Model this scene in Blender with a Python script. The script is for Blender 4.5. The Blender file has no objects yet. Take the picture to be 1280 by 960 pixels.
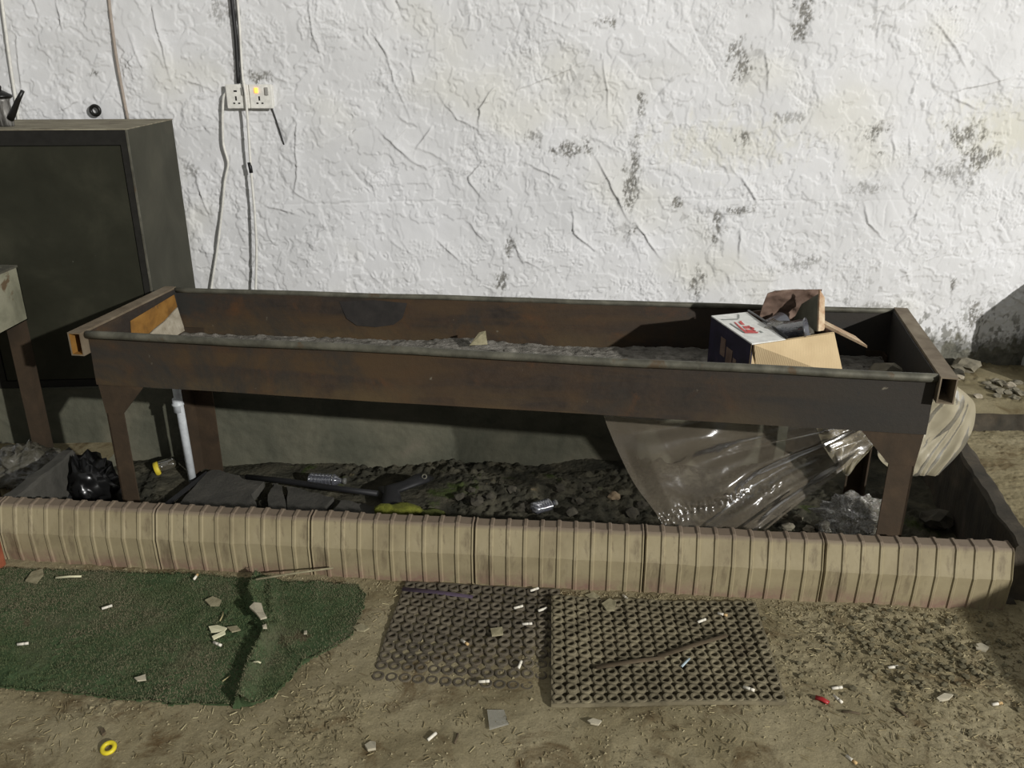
import bpy, math, random
import numpy as np
from mathutils import Vector, Matrix
random.seed(7)
C = bpy.context.scene.collection
SC = bpy.context.scene

# ------------------------------------------------------------------ camera, world, light, exposure
CAM_H, PITCH, FPX = 1.5, math.radians(21.1), 1050.0
cam = bpy.data.cameras.new('camera')
cam.sensor_width = 36.0
cam.lens = FPX / 1280.0 * 36.0
cam.clip_start = 0.02
camo = bpy.data.objects.new('camera', cam)
C.objects.link(camo)
camo.location = (0, 0, CAM_H)
camo.rotation_euler = (math.pi / 2 - PITCH, 0, 0)
SC.camera = camo

W = bpy.data.worlds.new('World')
SC.world = W
W.use_nodes = True
bg = W.node_tree.nodes['Background']
bg.inputs['Color'].default_value = (0.97, 0.98, 0.96, 1)
bg.inputs['Strength'].default_value = 0.30

def point_lamp(name, loc, watts, radius, color):
    l = bpy.data.lights.new(name, 'POINT')
    l.energy = watts
    l.shadow_soft_size = radius
    l.color = color
    o = bpy.data.objects.new(name, l)
    o.location = loc
    C.objects.link(o)
    return o
point_lamp('yard_flood_lamp', (7.2, -6.1, 4.5), 5900, 0.10, (1.0, 0.985, 0.955))

SC.view_settings.view_transform = 'Standard'
SC.view_settings.look = 'None'
SC.view_settings.gamma = 1
SC.view_settings.exposure = 0.0
SC.view_settings.use_curve_mapping = False

# ------------------------------------------------------------------ photograph pixel -> point of the place
FWD = np.array([0, math.cos(PITCH), -math.sin(PITCH)])
UPV = np.array([0, math.sin(PITCH), math.cos(PITCH)])
EYE = np.array([0, 0, CAM_H])
def ray(px, py):
    return FWD + np.array([1.0, 0, 0]) * ((px - 640) / FPX) - UPV * ((py - 480) / FPX)
def P(px, py, z=0.0):
    d = ray(px, py)
    return Vector(EYE + d * ((z - CAM_H) / d[2]))
def PY(px, py, Y):
    d = ray(px, py)
    return Vector(EYE + d * (Y / d[1]))
WY0, WYS = 3.886, 0.026
def wall_y(X):
    return WY0 + WYS * X
def PW(px, py, off=0.0):
    d = ray(px, py)
    t = (WY0 - off) / (d[1] - WYS * d[0])
    return Vector(EYE + d * t)

# ------------------------------------------------------------------ noise
def _hash(ix, iy, seed):
    h = (ix.astype(np.int64) * 374761393 + iy.astype(np.int64) * 668265263 + seed * 1442695041) & 0xFFFFFFFF
    h = ((h ^ (h >> 13)) * 1274126177) & 0xFFFFFFFF
    return ((h ^ (h >> 16)) & 0xFFFFFF) / float(0xFFFFFF)
def vnoise(x, y, seed=0):
    x = np.asarray(x, float); y = np.asarray(y, float)
    ix = np.floor(x); iy = np.floor(y)
    fx = x - ix; fy = y - iy
    def g(dx, dy):
        a = _hash(ix + dx, iy + dy, seed) * 2 * np.pi
        return np.cos(a) * (fx - dx) + np.sin(a) * (fy - dy)
    u = fx * fx * fx * (fx * (fx * 6 - 15) + 10); v = fy * fy * fy * (fy * (fy * 6 - 15) + 10)
    a = g(0, 0) * (1 - u) + g(1, 0) * u
    b = g(0, 1) * (1 - u) + g(1, 1) * u
    return (a * (1 - v) + b * v) * 1.5
def fbm(x, y, o=4, seed=0, gain=0.5):
    s = 0; a = 1.0; f = 1.0
    for i in range(o):
        s = s + a * vnoise(np.asarray(x) * f, np.asarray(y) * f, seed + i * 17)
        a *= gain; f *= 2.03
    return s
def sstep(a, b, x):
    t = np.clip((x - a) / (b - a), 0, 1)
    return t * t * (3 - 2 * t)

# ------------------------------------------------------------------ mesh builder
class MB:
    def __init__(s):
        s.v = []; s.f = []
    def add(s, vs, fs):
        o = len(s.v)
        s.v += [tuple(p) for p in vs]
        s.f += [tuple(i + o for i in q) for q in fs]
        return s
    def box(s, lo, hi, M=None):
        x0, y0, z0 = lo; x1, y1, z1 = hi
        vs = [Vector(p) for p in ((x0,y0,z0),(x1,y0,z0),(x1,y1,z0),(x0,y1,z0),(x0,y0,z1),(x1,y0,z1),(x1,y1,z1),(x0,y1,z1))]
        if M is not None: vs = [M @ p for p in vs]
        return s.add(vs, [(0,3,2,1),(4,5,6,7),(0,1,5,4),(1,2,6,5),(2,3,7,6),(3,0,4,7)])
    def rbox(s, lo, hi, b, M=None):
        "box with chamfered edges"
        x0, y0, z0 = lo; x1, y1, z1 = hi
        cx, cy, cz = (x0+x1)/2, (y0+y1)/2, (z0+z1)/2
        import bmesh
        bm = bmesh.new()
        bmesh.ops.create_cube(bm, size=1)
        for v in bm.verts: v.co = Vector((cx + v.co.x*(x1-x0), cy + v.co.y*(y1-y0), cz + v.co.z*(z1-z0)))
        bmesh.ops.bevel(bm, geom=bm.edges[:], offset=b, segments=2, affect='EDGES', profile=0.5)
        bm.verts.index_update()
        vs = [v.co.copy() for v in bm.verts]
        if M is not None: vs = [M @ p for p in vs]
        s.add(vs, [tuple(v.index for v in f.verts) for f in bm.faces])
        bm.free(); return s
    def hexa(s, bot, top):
        "solid from two quads (lists of 4 points)"
        return s.add(list(bot) + list(top), [(0,3,2,1),(4,5,6,7),(0,1,5,4),(1,2,6,5),(2,3,7,6),(3,0,4,7)])
    def plate(s, pts, th, n=None):
        "polygon with thickness"
        pts = [Vector(p) for p in pts]
        if n is None:
            n = Vector((0,0,0))
            for i in range(len(pts)):
                a, b = pts[i], pts[(i+1) % len(pts)]
                n += a.cross(b)
            n.normalize()
        n = Vector(n)
        k = len(pts)
        vs = pts + [p - n * th for p in pts]
        fs = [tuple(range(k)), tuple(range(2*k-1, k-1, -1))]
        for i in range(k):
            j = (i+1) % k
            fs.append((i, i + k, j + k, j))
        return s.add(vs, fs)
    def tube(s, path, r, n=10, caps=True, flat=1.0):
        path = [Vector(p) for p in path]
        rs = r if isinstance(r, (list, tuple)) else [r] * len(path)
        rings = []; up = None
        for i, p in enumerate(path):
            t = (path[min(i+1, len(path)-1)] - path[max(i-1, 0)]).normalized()
            if up is None:
                up = Vector((0,0,1)) if abs(t.z) < .9 else Vector((1,0,0))
            a = t.cross(up).normalized(); b = a.cross(t).normalized(); up = b
            rings.append([p + (a * math.cos(2*math.pi*k/n) + b * math.sin(2*math.pi*k/n) * flat) * rs[i] for k in range(n)])
        vs = [q for g in rings for q in g]; fs = []
        for i in range(len(path)-1):
            for k in range(n):
                k2 = (k+1) % n
                fs.append((i*n+k, i*n+k2, (i+1)*n+k2, (i+1)*n+k))
        if caps:
            fs.append(tuple(range(n-1, -1, -1))); fs.append(tuple((len(path)-1)*n + k for k in range(n)))
        return s.add(vs, fs)
    def lathe(s, prof, n=24, M=None, cap=True):
        "prof: (radius, height) pairs, axis z"
        vs = []; fs = []
        for r, z in prof:
            for k in range(n):
                p = Vector((r * math.cos(2*math.pi*k/n), r * math.sin(2*math.pi*k/n), z))
                vs.append(M @ p if M is not None else p)
        for i in range(len(prof)-1):
            for k in range(n):
                k2 = (k+1) % n
                fs.append((i*n+k, i*n+k2, (i+1)*n+k2, (i+1)*n+k))
        if cap:
            fs.append(tuple(range(n-1, -1, -1))); fs.append(tuple((len(prof)-1)*n + k for k in range(n)))
        return s.add(vs, fs)
    def grid(s, X, Y, Z):
        r, c = X.shape
        o = len(s.v)
        s.v += list(map(tuple, np.stack([X, Y, Z], -1).reshape(-1, 3)))
        idx = np.arange(r * c).reshape(r, c) + o
        q = np.stack([idx[:-1,:-1], idx[:-1,1:], idx[1:,1:], idx[1:,:-1]], -1).reshape(-1, 4)
        s.f += list(map(tuple, q)); return s

def link(name, mb, material, parent=None, smooth=False, loc=None):
    off = Vector((0,0,0))
    if loc is not None: off = Vector(loc)
    if parent is not None:
        p = parent
        while p is not None:
            off = off + Vector(p.location); p = p.parent
    me = bpy.data.meshes.new(name)
    vs = np.array(mb.v, float) - np.array(off)
    me.from_pydata(vs.tolist(), [], mb.f)
    if smooth:
        me.polygons.foreach_set('use_smooth', [True] * len(me.polygons))
    me.materials.append(material)
    me.update()
    o = bpy.data.objects.new(name, me)
    C.objects.link(o)
    if parent is not None: o.parent = parent
    if loc is not None: o.location = loc
    return o
def tag(o, label, cat, group=None, kind=None):
    o['label'] = label; o['category'] = cat; o['kind'] = 'thing'
    if group: o['group'] = group
    if kind: o['kind'] = kind
    return o
def thing(name, label, cat, loc, group=None):
    o = bpy.data.objects.new(name, None)
    C.objects.link(o); o.location = loc; o.empty_display_size = .05
    return tag(o, label, cat, group)
def struct(name, mb, material, smooth=False, loc=(0,0,0)):
    o = link(name, mb, material, None, smooth, loc)
    o['kind'] = 'structure'
    return o
def solo(name, label, cat, mb, material, group=None, smooth=False, kind=None):
    "a thing that is one mesh, its origin at its base"
    a = np.array(mb.v); lo, hi = a.min(0), a.max(0)
    return tag(link(name, mb, material, None, smooth, ((lo[0]+hi[0])/2, (lo[1]+hi[1])/2, lo[2])), label, cat, group, kind)

# ------------------------------------------------------------------ materials
def srgb(r, g, b):
    f = lambda c: (c/255/12.92) if c/255 <= .04045 else ((c/255 + .055)/1.055) ** 2.4
    return (f(r), f(g), f(b), 1)
def new_mat(name):
    m = bpy.data.materials.new(name); m.use_nodes = True
    nt = m.node_tree
    b = nt.nodes['Principled BSDF']
    return m, nt, b
def nd(nt, t, **kw):
    n = nt.nodes.new(t)
    for k, v in kw.items():
        if k in n.inputs: n.inputs[k].default_value = v
        else: setattr(n, k, v)
    return n
def coord(nt, which='Object'):
    return nd(nt, 'ShaderNodeTexCoord').outputs[which]
def noise(nt, vec, scale, detail=6, rough=.6, dist=0.0, stretch=None):
    if stretch is not None:
        mp = nd(nt, 'ShaderNodeMapping'); mp.inputs['Scale'].default_value = stretch
        nt.links.new(vec, mp.inputs['Vector']); vec = mp.outputs['Vector']
    n = nd(nt, 'ShaderNodeTexNoise')
    n.inputs['Scale'].default_value = scale; n.inputs['Detail'].default_value = detail
    n.inputs['Roughness'].default_value = rough; n.inputs['Distortion'].default_value = dist
    nt.links.new(vec, n.inputs['Vector'])
    return n.outputs['Fac']
def ramp(nt, fac, stops):
    r = nd(nt, 'ShaderNodeValToRGB')
    e = r.color_ramp.elements
    while len(e) < len(stops): e.new(.5)
    for i, (p, c) in enumerate(stops):
        e[i].position = p
        e[i].color = c if not isinstance(c, (int, float)) else (c, c, c, 1)
    nt.links.new(fac, r.inputs['Fac'])
    return r.outputs['Color']
def mixc(nt, fac, a, b, mode='MIX'):
    m = nd(nt, 'ShaderNodeMix', data_type='RGBA', blend_type=mode)
    for sock, val in ((m.inputs[0], fac), (m.inputs[6], a), (m.inputs[7], b)):
        if hasattr(val, 'is_output'): nt.links.new(val, sock)
        else: sock.default_value = val
    return m.outputs[2]
def bump(nt, b, fac, strength, dist, prev=None):
    n = nd(nt, 'ShaderNodeBump')
    n.inputs['Strength'].default_value = strength; n.inputs['Distance'].default_value = dist
    nt.links.new(fac, n.inputs['Height'])
    if prev is not None: nt.links.new(prev, n.inputs['Normal'])
    nt.links.new(n.outputs['Normal'], b.inputs['Normal'])
    return n.outputs['Normal']
def mottled(name, stops, scale=12, rough=.8, metal=0.0, bmp=.3, bscale=60, bdist=.003, spots=None, stretch=None, spec=.3, detail=7, dist=.4):
    "noise-mottled solid; spots = (scale, threshold, colour)"
    m, nt, b = new_mat(name)
    co = coord(nt)
    c = ramp(nt, noise(nt, co, scale, detail, .62, dist, stretch), stops)
    if spots:
        for sc_, th, col in spots:
            k = ramp(nt, noise(nt, co, sc_, 5, .65, .3), [(th, 0), (th + .06, 1)])
            c = mixc(nt, k, c, col)
    nt.links.new(c, b.inputs['Base Color'])
    b.inputs['Roughness'].default_value = rough; b.inputs['Metallic'].default_value = metal
    b.inputs['Specular IOR Level'].default_value = spec
    if bmp: bump(nt, b, noise(nt, co, bscale, 6, .65), bmp, bdist)
    return m
def film(name, col, clear, rough=.12, bscale=30, bstr=.5, gloss=.25, transl=.5, bdist=.01):
    "thin plastic film: partly see-through, partly milky, with sharp glints"
    m, nt, b = new_mat(name)
    nt.nodes.remove(b)
    out = nt.nodes['Material Output']
    co = coord(nt)
    bp = nd(nt, 'ShaderNodeBump'); bp.inputs['Strength'].default_value = bstr; bp.inputs['Distance'].default_value = bdist
    nt.links.new(noise(nt, co, bscale, 4, .55, 1.2), bp.inputs['Height'])
    d = nd(nt, 'ShaderNodeBsdfDiffuse'); d.inputs['Color'].default_value = col
    t = nd(nt, 'ShaderNodeBsdfTranslucent'); t.inputs['Color'].default_value = col
    g = nd(nt, 'ShaderNodeBsdfGlossy'); g.inputs['Roughness'].default_value = rough
    tr = nd(nt, 'ShaderNodeBsdfTransparent')
    for n in (d, t, g): nt.links.new(bp.outputs['Normal'], n.inputs['Normal'])
    def mx(f, a, c_):
        k = nd(nt, 'ShaderNodeMixShader'); k.inputs[0].default_value = f
        nt.links.new(a.outputs[0], k.inputs[1]); nt.links.new(c_.outputs[0], k.inputs[2]); return k
    body = mx(transl, d, t)
    body = mx(clear, body, tr)
    lw = nd(nt, 'ShaderNodeFresnel'); lw.inputs['IOR'].default_value = 1.5
    nt.links.new(bp.outputs['Normal'], lw.inputs['Normal'])
    k = nd(nt, 'ShaderNodeMixShader')
    ma = nd(nt, 'ShaderNodeMath', operation='MULTIPLY_ADD'); ma.inputs[1].default_value = .8; ma.inputs[2].default_value = gloss * .25
    nt.links.new(lw.outputs[0], ma.inputs[0]); nt.links.new(ma.outputs[0], k.inputs[0])
    nt.links.new(body.outputs[0], k.inputs[1]); nt.links.new(g.outputs[0], k.inputs[2])
    nt.links.new(k.outputs[0], out.inputs['Surface'])
    return m
def plain(name, col, rough=.6, metal=0, spec=.4, emit=None):
    m, nt, b = new_mat(name)
    co = coord(nt)
    k = ramp(nt, noise(nt, co, 40, 4), [(.3, tuple(c*.8 for c in col[:3]) + (1,)), (.7, tuple(min(1, c*1.1) for c in col[:3]) + (1,))])
    nt.links.new(k, b.inputs['Base Color'])
    b.inputs['Roughness'].default_value = rough; b.inputs['Metallic'].default_value = metal
    b.inputs['Specular IOR Level'].default_value = spec
    if emit:
        b.inputs['Emission Color'].default_value = emit[0]; b.inputs['Emission Strength'].default_value = emit[1]
    return m

def wall_material():
    m, nt, b = new_mat('whitewashed_plaster')
    co = coord(nt)
    base = ramp(nt, noise(nt, co, 2.2, 6, .6, .5), [(.25, srgb(200, 200, 200)), (.5, srgb(211, 211, 211)), (.75, srgb(218, 218, 219))])
    at = nd(nt, 'ShaderNodeAttribute'); at.attribute_name = 'stain_shade'
    sp = nd(nt, 'ShaderNodeSeparateColor'); nt.links.new(at.outputs['Color'], sp.inputs[0])
    c = mixc(nt, sp.outputs[1], base, srgb(206, 203, 186))
    dark = ramp(nt, noise(nt, co, 60, 5, .7), [(.35, srgb(70, 68, 63)), (.6, srgb(118, 115, 106))])
    c = mixc(nt, sp.outputs[0], c, dark)
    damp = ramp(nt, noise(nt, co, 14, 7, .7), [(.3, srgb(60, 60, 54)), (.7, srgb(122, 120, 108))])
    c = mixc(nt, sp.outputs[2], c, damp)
    nt.links.new(c, b.inputs['Base Color'])
    b.inputs['Roughness'].default_value = .85; b.inputs['Specular IOR Level'].default_value = .2
    n1 = bump(nt, b, noise(nt, co, 110, 6, .65), .16, .003)
    bump(nt, b, noise(nt, co, 26, 5, .6, 1.5), .14, .005, n1)
    return m
def floor_material(name='dirty_concrete', tint=1.0):
    m, nt, b = new_mat(name)
    co = coord(nt)
    t = lambda r, g, bb: tuple(v * tint for v in srgb(r, g, bb)[:3]) + (1,)
    c = ramp(nt, noise(nt, co, 3.0, 8, .62, .6), [(.25, t(104, 94, 70)), (.45, t(134, 124, 96)), (.62, t(150, 140, 112)), (.8, t(166, 158, 132))])
    k = ramp(nt, noise(nt, co, 5.5, 8, .7, .8), [(.52, 0), (.68, 1)])
    c = mixc(nt, k, c, t(92, 76, 52))
    g = ramp(nt, noise(nt, co, 160, 4, .8), [(.3, .72), (.7, 1.12)])
    c = mixc(nt, .8, c, g, 'MULTIPLY')
    k2 = ramp(nt, noise(nt, co, 75, 5, .75), [(.64, 0), (.70, 1)])
    c = mixc(nt, k2, c, t(66, 58, 44))
    nt.links.new(c, b.inputs['Base Color'])
    b.inputs['Roughness'].default_value = .95; b.inputs['Specular IOR Level'].default_value = .12
    n1 = bump(nt, b, noise(nt, co, 220, 6, .75), .5, .004)
    bump(nt, b, noise(nt, co, 45, 6, .7), .5, .008, n1)
    return m
def rust_material():
    m, nt, b = new_mat('sooty_rusted_steel')
    co = coord(nt)
    c = ramp(nt, noise(nt, co, 2.6, 8, .65, .7), [(.28, srgb(42, 38, 35)), (.45, srgb(58, 50, 43)), (.58, srgb(68, 54, 42)), (.74, srgb(50, 46, 43))])
    fine = ramp(nt, noise(nt, co, 40, 6, .75, .5), [(.3, .7), (.7, 1.2)])
    c = mixc(nt, .8, c, fine, 'MULTIPLY')
    rk_ = ramp(nt, noise(nt, co, 5.5, 7, .7, .8), [(.54, 0), (.70, .75)])
    c = mixc(nt, rk_, c, srgb(92, 62, 38))
    # horizontal scorch banding along the sheet
    band = ramp(nt, noise(nt, co, 1.2, 5, .6, .4, (1.0, 1.0, 9.0)), [(.42, 0), (.62, 1)])
    c = mixc(nt, band, c, srgb(74, 59, 42))
    sz = nd(nt, 'ShaderNodeSeparateXYZ'); nt.links.new(co, sz.inputs[0])
    lo_ = nd(nt, 'ShaderNodeMapRange'); nt.links.new(sz.outputs[2], lo_.inputs[0])
    lo_.inputs[1].default_value = .665; lo_.inputs[2].default_value = .60; lo_.inputs[3].default_value = 0; lo_.inputs[4].default_value = 1
    ln_ = ramp(nt, noise(nt, co, 2.4, 6, .65, .4), [(.42, 0), (.58, .8)])
    lm_ = nd(nt, 'ShaderNodeMath', operation='MULTIPLY'); nt.links.new(lo_.outputs[0], lm_.inputs[0]); nt.links.new(ln_, lm_.inputs[1])
    c = mixc(nt, lm_.outputs[0], c, srgb(86, 72, 50))
    soot = ramp(nt, noise(nt, co, 1.7, 6, .65, .5), [(.5, 0), (.62, 1)])
    sx = nd(nt, 'ShaderNodeSeparateXYZ'); nt.links.new(co, sx.inputs[0])
    mr = nd(nt, 'ShaderNodeMapRange'); nt.links.new(sx.outputs[0], mr.inputs[0])
    mr.inputs[1].default_value = .35; mr.inputs[2].default_value = 1.0; mr.inputs[3].default_value = 0; mr.inputs[4].default_value = .85
    add = nd(nt, 'ShaderNodeMath', operation='MAXIMUM'); 
    nt.links.new(soot, add.inputs[0]); nt.links.new(mr.outputs[0], add.inputs[1])
    c = mixc(nt, add.outputs[0], c, srgb(50, 49, 46))
    k = ramp(nt, noise(nt, co, 26, 5, .6), [(.70, 0), (.76, 1)])
    c = mixc(nt, k, c, srgb(112, 106, 92))
    nt.links.new(c, b.inputs['Base Color'])
    b.inputs['Roughness'].default_value = .72; b.inputs['Metallic'].default_value = .15; b.inputs['Specular IOR Level'].default_value = .25
    bump(nt, b, noise(nt, co, 70, 6, .7), .35, .003)
    return m

M_wall = wall_material()
M_floor = floor_material()
M_ledge_floor = floor_material('sandy_ledge', .95)
M_pit = mottled('pit_soil', [(.3, srgb(42, 42, 36)), (.5, srgb(66, 64, 54)), (.7, srgb(88, 84, 70))], 9, .95, 0, .8, 90, .01,
                [(4.5, .60, srgb(62, 70, 40)), (7, .64, srgb(104, 94, 74))], None, .1)
M_ledge = mottled('grimy_grey_render', [(.28, srgb(62, 64, 54)), (.45, srgb(84, 84, 72)), (.6, srgb(98, 96, 82)), (.78, srgb(112, 104, 92))], 3.2, .9, 0, .45, 55, .006,
                  [(30, .72, srgb(150, 146, 132))], None, .15)
M_sidekerb = mottled('stained_cement', [(.3, srgb(44, 42, 36)), (.55, srgb(66, 60, 50)), (.75, srgb(88, 78, 64))], 8, .9, 0, .5, 60, .006)
M_leftkerb = mottled('grey_cement', [(.3, srgb(56, 55, 50)), (.6, srgb(74, 72, 66)), (.8, srgb(92, 88, 80))], 8, .9, 0, .5, 60, .006)
M_rust = rust_material()
M_rim = mottled('worn_grey_steel', [(.28, srgb(62, 60, 52)), (.5, srgb(88, 86, 75)), (.72, srgb(112, 109, 96))], 14, .6, .25, .3, 70, .002, [(9, .6, srgb(86, 74, 58))])
M_tube = mottled('dusty_brown_steel', [(.3, srgb(94, 82, 66)), (.55, srgb(122, 110, 92)), (.8, srgb(140, 130, 112))], 12, .7, .1, .3, 70, .002)
M_orange = mottled('orange_primer', [(.3, srgb(92, 66, 34)), (.5, srgb(132, 94, 42)), (.75, srgb(150, 112, 56))], 10, .75, 0, .3, 60, .003, [(12, .62, srgb(88, 66, 44))])
M_plasterbit = mottled('old_plaster', [(.3, srgb(132, 122, 104)), (.7, srgb(176, 168, 150))], 20, .9, 0, .6, 50, .006)
M_legbrown = mottled('brown_leg_steel', [(.3, srgb(48, 40, 30)), (.55, srgb(62, 50, 37)), (.8, srgb(80, 64, 46))], 8, .8, 0, .35, 60, .003)
M_ash = mottled('grey_ash', [(.3, srgb(84, 82, 76)), (.5, srgb(122, 118, 110)), (.7, srgb(150, 146, 138))], 25, .97, 0, .8, 110, .008, [(40, .62, srgb(60, 56, 52))], None, .05)
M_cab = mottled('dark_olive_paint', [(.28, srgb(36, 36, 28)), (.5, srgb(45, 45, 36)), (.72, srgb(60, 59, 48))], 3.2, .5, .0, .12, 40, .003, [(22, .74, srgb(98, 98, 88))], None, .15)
M_cabside_lit = mottled('olive_paint_side_lit', [(.28, srgb(52, 51, 41)), (.5, srgb(64, 63, 52)), (.72, srgb(76, 74, 62))], 3.2, .6, .0, .12, 40, .003, None, None, .15)  # cabinet paint made lighter: light from the right put into the colour
M_dust = mottled('dusty_cabinet_top', [(.3, srgb(100, 92, 80)), (.55, srgb(140, 134, 116)), (.8, srgb(160, 154, 136))], 9, .95, 0, .4, 60, .004, [(14, .64, srgb(84, 74, 62))], (1, 3, 1), .1)
M_bench = mottled('pale_grey_green_steel', [(.28, srgb(104, 103, 86)), (.5, srgb(134, 132, 112)), (.75, srgb(150, 146, 128))], 7, .7, 0, .35, 50, .003, [(9, .6, srgb(96, 80, 60))])
M_black = plain('black_enamel', srgb(30, 29, 27), .35, .2)
M_pot = mottled('soot_streaked_aluminium', [(.3, srgb(44, 43, 40)), (.5, srgb(84, 82, 78)), (.7, srgb(150, 148, 144))], 20, .4, .3, .2, 60, .002, None, (3, 3, .4))
M_white = plain('white_plastic', srgb(226, 224, 216), .4)
M_pvc = plain('white_pvc', srgb(196, 200, 202), .4)
M_cable = plain('white_cable', srgb(218, 216, 208), .5)
M_oldcable = plain('painted_brown_cable', srgb(160, 148, 136), .7)
M_blackcable = plain('black_cable', srgb(28, 28, 28), .5)
M_slot = plain('dark_slot', srgb(26, 24, 22), .6)
M_glow = plain('lit_orange_lamp', srgb(255, 150, 60), .4, 0, .3, ((1.0, .32, .06, 1), 2.4))
M_rubber = mottled('dusty_grey_rubber', [(.3, srgb(84, 78, 62)), (.55, srgb(112, 104, 84)), (.75, srgb(132, 124, 100))], 12, .9, 0, .4, 150, .002, [(7, .62, srgb(88, 80, 64))], None, .15)
M_rubber2 = mottled('earth_caked_rubber', [(.3, srgb(70, 65, 56)), (.55, srgb(92, 85, 72)), (.75, srgb(112, 104, 88))], 9, .95, 0, .5, 120, .003, [(6, .6, srgb(82, 74, 62))], None, .1)
M_turf = mottled('dirty_turf_backing', [(.3, srgb(56, 72, 48)), (.5, srgb(70, 86, 58)), (.72, srgb(90, 90, 70))], 6, .95, 0, .8, 200, .004, [(5, .62, srgb(86, 78, 60))], None, .1)
def blade_material():
    m, nt, b = new_mat('green_turf_pile')
    co = coord(nt)
    c = ramp(nt, noise(nt, co, 3.2, 7, .65, .6), [(.26, srgb(66, 86, 50)), (.42, srgb(90, 98, 68)), (.55, srgb(108, 106, 82)), (.7, srgb(126, 116, 94))])
    f = ramp(nt, noise(nt, co, 240, 3, .7), [(.3, .65), (.7, 1.2)])
    c = mixc(nt, .8, c, f, 'MULTIPLY')
    nt.links.new(c, b.inputs['Base Color']); b.inputs['Roughness'].default_value = .8
    b.inputs['Specular IOR Level'].default_value = .15
    return m
M_blade = blade_material()
def kerb_material():
    m, nt, b = new_mat('beige_ribbed_tile')
    co = coord(nt)
    c = ramp(nt, noise(nt, co, 5, 7, .6, .4), [(.3, srgb(120, 109, 85)), (.5, srgb(140, 129, 101)), (.75, srgb(156, 145, 117))])
    drip = ramp(nt, noise(nt, co, 9, 6, .65, .3, (4.0, 4.0, .7)), [(.53, 0), (.70, .8)])
    c = mixc(nt, drip, c, srgb(96, 84, 66))
    sx = nd(nt, 'ShaderNodeSeparateXYZ'); nt.links.new(co, sx.inputs[0])
    mr = nd(nt, 'ShaderNodeMapRange'); nt.links.new(sx.outputs[2], mr.inputs[0])
    mr.inputs[1].default_value = .20; mr.inputs[2].default_value = .145; mr.inputs[3].default_value = 0; mr.inputs[4].default_value = 1
    nn = ramp(nt, noise(nt, co, 8, 6, .7), [(.42, 0), (.62, 1)])
    mu = nd(nt, 'ShaderNodeMath', operation='MULTIPLY'); nt.links.new(mr.outputs[0], mu.inputs[0]); nt.links.new(nn, mu.inputs[1])
    c = mixc(nt, mu.outputs[0], c, srgb(122, 92, 84))
    nt.links.new(c, b.inputs['Base Color']); b.inputs['Roughness'].default_value = .6
    mr2 = nd(nt, 'ShaderNodeMapRange'); nt.links.new(sx.outputs[2], mr2.inputs[0])
    mr2.inputs[1].default_value = .322; mr2.inputs[2].default_value = .332; mr2.inputs[3].default_value = 0; mr2.inputs[4].default_value = .75
    c = mixc(nt, mr2.outputs[0], c, srgb(104, 90, 80))
    b.inputs['Specular IOR Level'].default_value = .3
    nt.links.new(c, b.inputs['Base Color'])
    bump(nt, b, noise(nt, co, 60, 5, .6), .2, .003)
    return m
M_kerb = kerb_material()
def card_material(name, lo, hi, flute):
    m, nt, b = new_mat(name)
    co = coord(nt, 'Object')
    w = nd(nt, 'ShaderNodeTexWave', wave_type='BANDS', bands_direction='X')
    w.inputs['Scale'].default_value = 55; w.inputs['Distortion'].default_value = .6
    nt.links.new(co, w.inputs['Vector'])
    c = ramp(nt, noise(nt, co, 9, 6), [(.3, lo), (.7, hi)])
    c = mixc(nt, .10, c, w.outputs['Color'], 'MULTIPLY')
    nt.links.new(c, b.inputs['Base Color']); b.inputs['Roughness'].default_value = .85
    b.inputs['Specular IOR Level'].default_value = .15
    bump(nt, b, w.outputs['Fac'], flute, .003)
    return m
M_kraft = card_material('kraft_cardboard', srgb(182, 160, 124), srgb(200, 178, 140), .3)
M_browncard = mottled('brown_crumpled_card', [(.3, srgb(82, 66, 56)), (.55, srgb(112, 92, 80)), (.8, srgb(140, 122, 108))], 12, .8, 0, .5, 30, .008)
M_whitecard = plain('white_printed_card', srgb(226, 226, 220), .5)
M_navy = mottled('navy_printed_card', [(.3, srgb(26, 24, 38)), (.6, srgb(40, 36, 58)), (.78, srgb(86, 62, 66))], 16, .5, 0, .1, 40, .002)
M_red = plain('red_ink', srgb(196, 70, 66), .5)
M_greyink = plain('grey_ink', srgb(132, 138, 132), .5)
M_greencard = plain('grey_green_card', srgb(98, 98, 84), .7)
M_creamedge = mottled('torn_card_edge', [(.3, srgb(150, 112, 84)), (.7, srgb(206, 190, 160))], 30, .9)
M_sheet = film('dusty_clear_sheet', srgb(136, 126, 110), .56, .2, 9, .3, .02, .35, .006)
M_canvas = film('cloudy_cream_plastic', srgb(206, 196, 168), .10, .32, 8, .25, .05, .45, .006)
M_clear = film('crinkled_clear_film', srgb(158, 152, 134), .6, .10, 40, .9, .5, .4, .02)
M_bottle = film('clear_bottle_plastic', srgb(120, 122, 132), .5, .08, 20, .3, .8, .3)
M_glassjar = film('dirty_glass', srgb(110, 104, 88), .55, .1, 20, .2, .6, .3)
M_bin = plain('black_bin_film', srgb(20, 20, 20), .28, 0, .5)
M_yellow = plain('yellow_lid', srgb(206, 186, 56), .5)
M_moss = mottled('yellow_green_moss', [(.3, srgb(74, 78, 22)), (.7, srgb(116, 118, 44))], 60, .95, 0, .8, 200, .006)
M_slab = mottled('dark_slab', [(.3, srgb(56, 55, 51)), (.55, srgb(76, 74, 68)), (.8, srgb(94, 90, 82))], 8, .92, 0, .6, 60, .006)
M_stone = mottled('grey_stone', [(.3, srgb(92, 88, 76)), (.55, srgb(122, 116, 100)), (.8, srgb(150, 144, 128))], 14, .95, 0, .6, 60, .006)
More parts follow.
